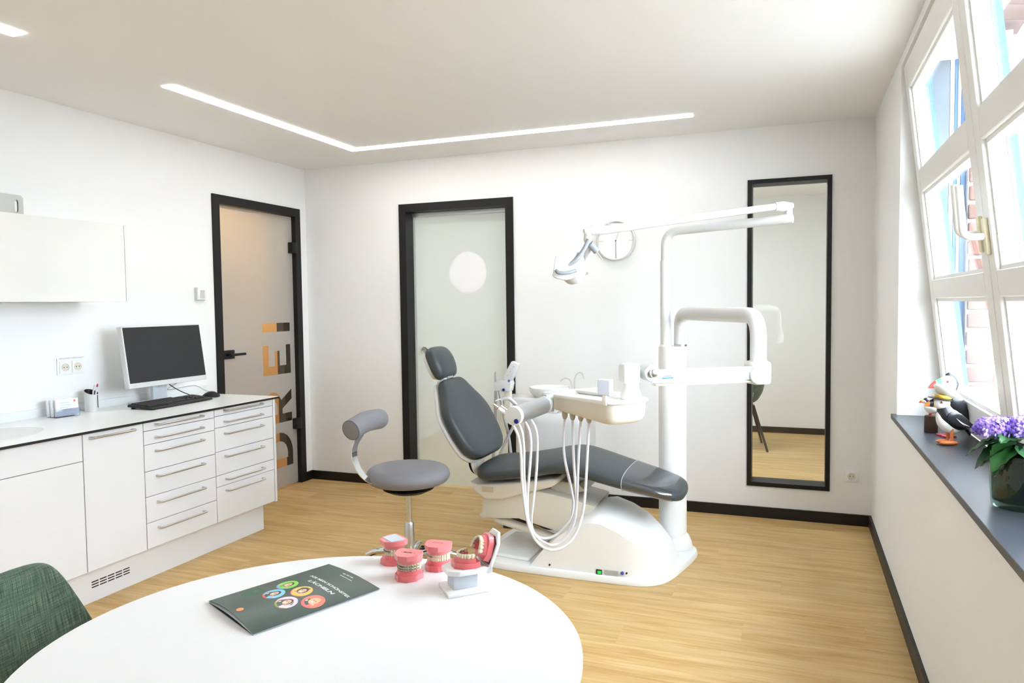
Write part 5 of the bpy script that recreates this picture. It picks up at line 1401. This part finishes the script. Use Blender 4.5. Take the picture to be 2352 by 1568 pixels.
for s_ in (-1, 1):
    MB().ball((0.024, s_*0.0255, 0.212), (0.0045, 0.0025, 0.0045), 12, 8).build('eye', mat('dark red eye', (120, 30, 40), 0.3), hd)
    MB().cyl((0.0, s_*0.016, 0.006), (-0.008, s_*0.016, 0.055), 0.005, seg=10).build('leg', REDW, b)
    MB().prism([(-0.012, -0.006), (0.03, -0.018), (0.036, 0.0), (0.03, 0.018), (-0.012, 0.006)], lambda x, y: (x, y+s_*0.018, 0), lambda x, y: (x, y+s_*0.018, 0.006)).build('foot', mat('crimson painted wood', (190, 44, 72), 0.45), b)
    R = spine([(-0.064, 0.034, 0.004), (-0.045, 0.075, 0.018), (-0.022, 0.115, 0.022), (-0.008, 0.142, 0.012)], 0.25, off=(0, s_*0.026, 0)); MB().rings(R).build('wing', BLKW, b, smooth=60)
# captain puffin
b = thing('puffin_figurine', 'wooden puffin wearing a white captain cap on orange feet, front of the sill group', 'figurine', (4.136, -1.875, SILL+0.0005), PI+0.30, 'wooden puffins on the sill')
MB().rings(spine([(-0.088, 0.066, 0.003), (-0.070, 0.068, 0.010), (-0.042, 0.074, 0.024), (-0.012, 0.086, 0.034), (0.010, 0.104, 0.033), (0.020, 0.124, 0.026), (0.024, 0.142, 0.020)], 0.9)).build('body', BLKW, b, smooth=60)
MB().rings(spine([(-0.045, 0.060, 0.005), (-0.015, 0.064, 0.021), (0.010, 0.082, 0.026), (0.024, 0.106, 0.020), (0.030, 0.124, 0.010)], 0.85, off=(0.006, 0, -0.005))).build('belly', WHTW, b, smooth=60)
hd = MB().ball((0.032, 0, 0.150), (0.030, 0.025, 0.023)).build('head', WHTW, b, smooth=60)
beak(b, (0.055, 0, 0.150), 0.036, 0.017, 0.009, 0.010, ((0.0, 0.15, YELW), (0.15, 0.5, BLKW), (0.5, 0.97, ORW)), ('beak_band', 'beak_base', 'beak_tip'))
Mc = Matrix.Translation(Vector((0.026, 0, 0.168))) @ Matrix.Rotation(-0.18, 4, 'Y')
cp = MB().lathe([(0.026, 0.0), (0.028, 0.006), (0.027, 0.010)], (0, 0, 0), seg=28).xf(Mc).build('cap_band', YELW, b)
MB().lathe([(0.028, 0.0102), (0.043, 0.026), (0.044, 0.031), (0.038, 0.038), (0.02, 0.041), (0.001, 0.041)], (0.002, 0, 0), seg=28).xf(Mc @ Matrix.Rotation(-0.30, 4, 'Y')).build('cap_crown', WHTW, b, smooth=60)
MB().lathe([(0.026, -0.004), (0.037, -0.007), (0.038, -0.004), (0.026, -0.0005)], (0.010, 0, 0), seg=28).xf(Mc).build('cap_visor', BLKW, b)
for s_ in (-1, 1):
    MB().prism([(-0.005, 0), (0.005, 0), (0, 0.009)], lambda x, z: (0.042+x, s_*0.0215, 0.151+z), lambda x, z: (0.042+x, s_*0.0255, 0.151+z)).build('eye', mat('dark red eye', (120, 30, 40), 0.3), hd, smooth=0)
    R = spine([(-0.066, 0.070, 0.003), (-0.042, 0.078, 0.016), (-0.014, 0.092, 0.024), (0.006, 0.106, 0.020), (0.014, 0.118, 0.008)], 0.25, off=(0, s_*0.028, 0)); wgp = MB().rings(R).build('wing', BLKW, b, smooth=60)
    for k in range(3):
        MB().tube(smooth_path([(-0.050+0.008*k, s_*0.0335, 0.070+0.001*k), (-0.030+0.006*k, s_*0.0352, 0.079+0.003*k), (-0.012+0.004*k, s_*0.0352, 0.092+0.004*k)], 4), [0.0004, 0.0008, 0.0012, 0.0014, 0.0014, 0.0012, 0.0010, 0.0008, 0.0004], 6).build('feather_line', WHTW, wgp)
    MB().cyl((0.0, s_*0.014, 0.010), (0.0, s_*0.014, 0.060), 0.0055, seg=12).build('leg', ORW, b)
    MB().ball((0.010, s_*0.015, 0.0085), (0.032, 0.013, 0.0083), 16, 8).build('foot', ORW, b, smooth=60)
# little puffin on a log
b = thing('puffin_figurine', 'small wooden puffin perched on a dark log at the back of the sill', 'figurine', (4.116, -1.612, SILL+0.0005), PI+0.2, 'wooden puffins on the sill')
MB().lathe([(0.0235, 0.0), (0.0245, 0.004), (0.0235, 0.062), (0.022, 0.065), (0.001, 0.065)], (0, 0, 0), seg=20).build('log', mat('dark brown log', (62, 42, 32), 0.6, vary=0.3, bump=0.6, scale=50), b)
MB().rings(spine([(-0.034, 0.086, 0.002), (-0.020, 0.088, 0.012), (0.0, 0.092, 0.019), (0.014, 0.100, 0.014), (0.018, 0.108, 0.006)], 0.85)).build('body', WHTW, b, smooth=60)
MB().rings(spine([(-0.038, 0.090, 0.002), (-0.018, 0.098, 0.010), (0.004, 0.106, 0.013), (0.014, 0.114, 0.011), (0.015, 0.122, 0.010)], 0.95, off=(-0.002, 0, 0.002))).build('back', BLKW, b, smooth=60)
hd = MB().ball((0.018, 0, 0.124), (0.013, 0.011, 0.012), 16, 10).build('head', BLKW, b)
MB().ball((0.024, 0, 0.121), (0.010, 0.0105, 0.009), 14, 8).build('cheek', WHTW, hd)
beak(b, (0.028, 0, 0.122), 0.018, 0.008, 0.005, 0.006, ((0.0, 0.5, YELW), (0.5, 0.97, REDW)), ('beak_base', 'beak_tip'))
for s_ in (-1, 1): MB().cyl((0.004, s_*0.006, 0.0652), (0.002, s_*0.006, 0.080), 0.003, seg=8).build('leg', REDW, b)

# ================================================================== HYDRANGEA
PX, PY = 4.146, -2.735
pot = thing('flower_pot', 'round dark green glass pot with thick clear base on the sill', 'pot', (PX, PY, SILL+0.0003))
MB().lathe([(0.060, 0.0), (0.063, 0.004), (0.0645, 0.012), (0.0715, 0.132), (0.0705, 0.134), (0.0685, 0.132), (0.0615, 0.014), (0.001, 0.012)], (0, 0, 0), seg=56).build('glass', clear_glass('pot glass', (222, 236, 230), 0.10), pot, smooth=50)
MB().lathe([(0.001, 0.016), (0.0605, 0.016), (0.0675, 0.122), (0.0655, 0.122), (0.0595, 0.02)], (0, 0, 0), seg=56).build('lining', mat('dark green lining', (26, 38, 30), 0.25), pot, smooth=50)
MB().lathe([(0.06, 0.108), (0.03, 0.114), (0.001, 0.115)], (0, 0, 0), seg=32).build('soil', mat('potting soil', (46, 34, 26), 0.95, bump=1.0, scale=80), pot)
hy = thing('hydrangea', 'potted hydrangea with violet flower heads and large green leaves', 'plant', (PX, PY, SILL+0.116))
LEAF = mat('green hydrangea leaf', (38, 84, 38), 0.38, spec=0.5, vary=0.25, scale=30)
LEAF2 = mat('dark green hydrangea leaf', (26, 62, 32), 0.4, spec=0.5, vary=0.25, scale=30)
STEM = mat('pale green stem', (120, 150, 70), 0.5)
def leaf_mesh(L, wd, bend, fold):
    R = []
    n = 12
    for i in range(n+1):
        t = i/n
        w_ = wd*(math.sin(PI*t**0.8))**0.85*(1-0.25*t)+0.0004
        zz = -bend*t*t
        row = []
        for j in range(9):
            u = -1+2*j/8
            ser = 0.0008*((i % 2)*2-1) if abs(u) > 0.9 else 0
            row.append(Vector((L*t, u*(w_+ser), zz + fold*abs(u)*w_ + 0.0022*math.sin(9*t*PI+abs(u)*3)*abs(u))))
        R.append(row)
    m = MB(); m.rings(R, False, False, closed=False); return m
lsrc = [leaf_mesh(0.105, 0.036, 0.030, 0.35), leaf_mesh(0.092, 0.034, 0.045, 0.25), leaf_mesh(0.075, 0.027, 0.015, 0.3)]
lo = [m_.build('leaf', (LEAF, LEAF2, LEAF)[i], hy, smooth=70) for i, m_ in enumerate(lsrc)]
lst = [(3.00, 0.085, 0.20, 0, 1.05), (3.45, 0.070, 0.10, 1, 1.1), (3.9, 0.075, 0.35, 0, 1.0), (4.35, 0.060, 0.75, 1, 1.1), (2.5, 0.080, -0.05, 1, 1.0), (4.8, 0.070, 0.15, 0, 1.0), (5.4, 0.07, 0.2, 1, 1.0), (0.2, 0.08, 0.2, 0, 1.0), (1.0, 0.07, 0.1, 1, 1.0), (1.8, 0.08, 0.2, 0, 1.0), (3.2, 0.055, 0.35, 2, 1.1), (3.7, 0.05, 0.5, 2, 1.1), (4.1, 0.095, -0.1, 2, 1.2), (2.8, 0.10, -0.2, 2, 1.1)]
used = set()
for k, (a, z_, pt, i, sc) in enumerate(lst):
    o = lo[i] if i not in used else inst(lo[i], hy, (0, 0, 0))
    used.add(i)
    o.location = (0.018*math.cos(a), 0.018*math.sin(a), z_-0.03); o.rotation_euler = (0.15*math.sin(k*3), pt, a); o.scale = (sc, sc, sc)
heads = [(-0.052, 0.0, 0.075, 0.050), (0.015, -0.035, 0.085, 0.052), (0.03, 0.045, 0.078, 0.045)]
PET = [mat('violet petal', (134, 104, 200), 0.6, vary=0.2, scale=120), mat('pale lilac petal', (178, 156, 226), 0.6, vary=0.2, scale=120), mat('deep violet petal', (98, 72, 172), 0.6, vary=0.2, scale=120)]
def floret_mesh():
    m = MB()
    for q in range(4):
        a = q*PI/2
        pts = []
        for u, v, z in ((0.001, 0, 0), (0.005, -0.0052, 0.0012), (0.0115, -0.0055, 0.0005), (0.0145, 0, -0.0012), (0.0115, 0.0055, 0.0005), (0.005, 0.0052, 0.0012), (0.0085, 0, 0.0026)):
            pts.append(Vector((u*math.cos(a)-v*math.sin(a), u*math.sin(a)+v*math.cos(a), z)))
        m.add(pts, [(0, 1, 6), (1, 2, 6), (2, 3, 6), (3, 4, 6), (4, 5, 6), (5, 0, 6)])
    return m
fsrc = [floret_mesh().build('floret', pm_, hy, smooth=0) for pm_ in PET]
used = set(); ga = PI*(3-math.sqrt(5))
for h_i, (hx_, hy_, hz_, hr_) in enumerate(heads):
    MB().tube(smooth_path([(hx_*0.15, hy_*0.15, -0.01), (hx_*0.6, hy_*0.6, 0.03), (hx_, hy_, hz_)], 4), 0.0035, 8).build('stem', STEM, hy)
    nF = 92
    for k in range(nF):
        ct = 1-1.35*(k+0.5)/nF; st_2 = math.sqrt(max(0, 1-ct*ct)); ph = k*ga
        d_ = Vector((st_2*math.cos(ph), st_2*math.sin(ph), ct))
        i = random.choice((0, 0, 0, 1, 1, 2))
        o = fsrc[i] if i not in used else inst(fsrc[i], hy, (0, 0, 0)); used.add(i)
        rr = hr_*(0.92+0.12*random.random())
        o.location = (hx_+d_.x*rr, hy_+d_.y*rr, hz_+d_.z*rr*0.62)
        e_ = d_.to_track_quat('Z', 'Y').to_euler(); 
        o.rotation_euler = (e_.x+random.uniform(-.35, .35), e_.y+random.uniform(-.35, .35), e_.z+random.uniform(0, 1.5))
        s_ = random.uniform(0.68, 0.92); o.scale = (s_, s_, s_)
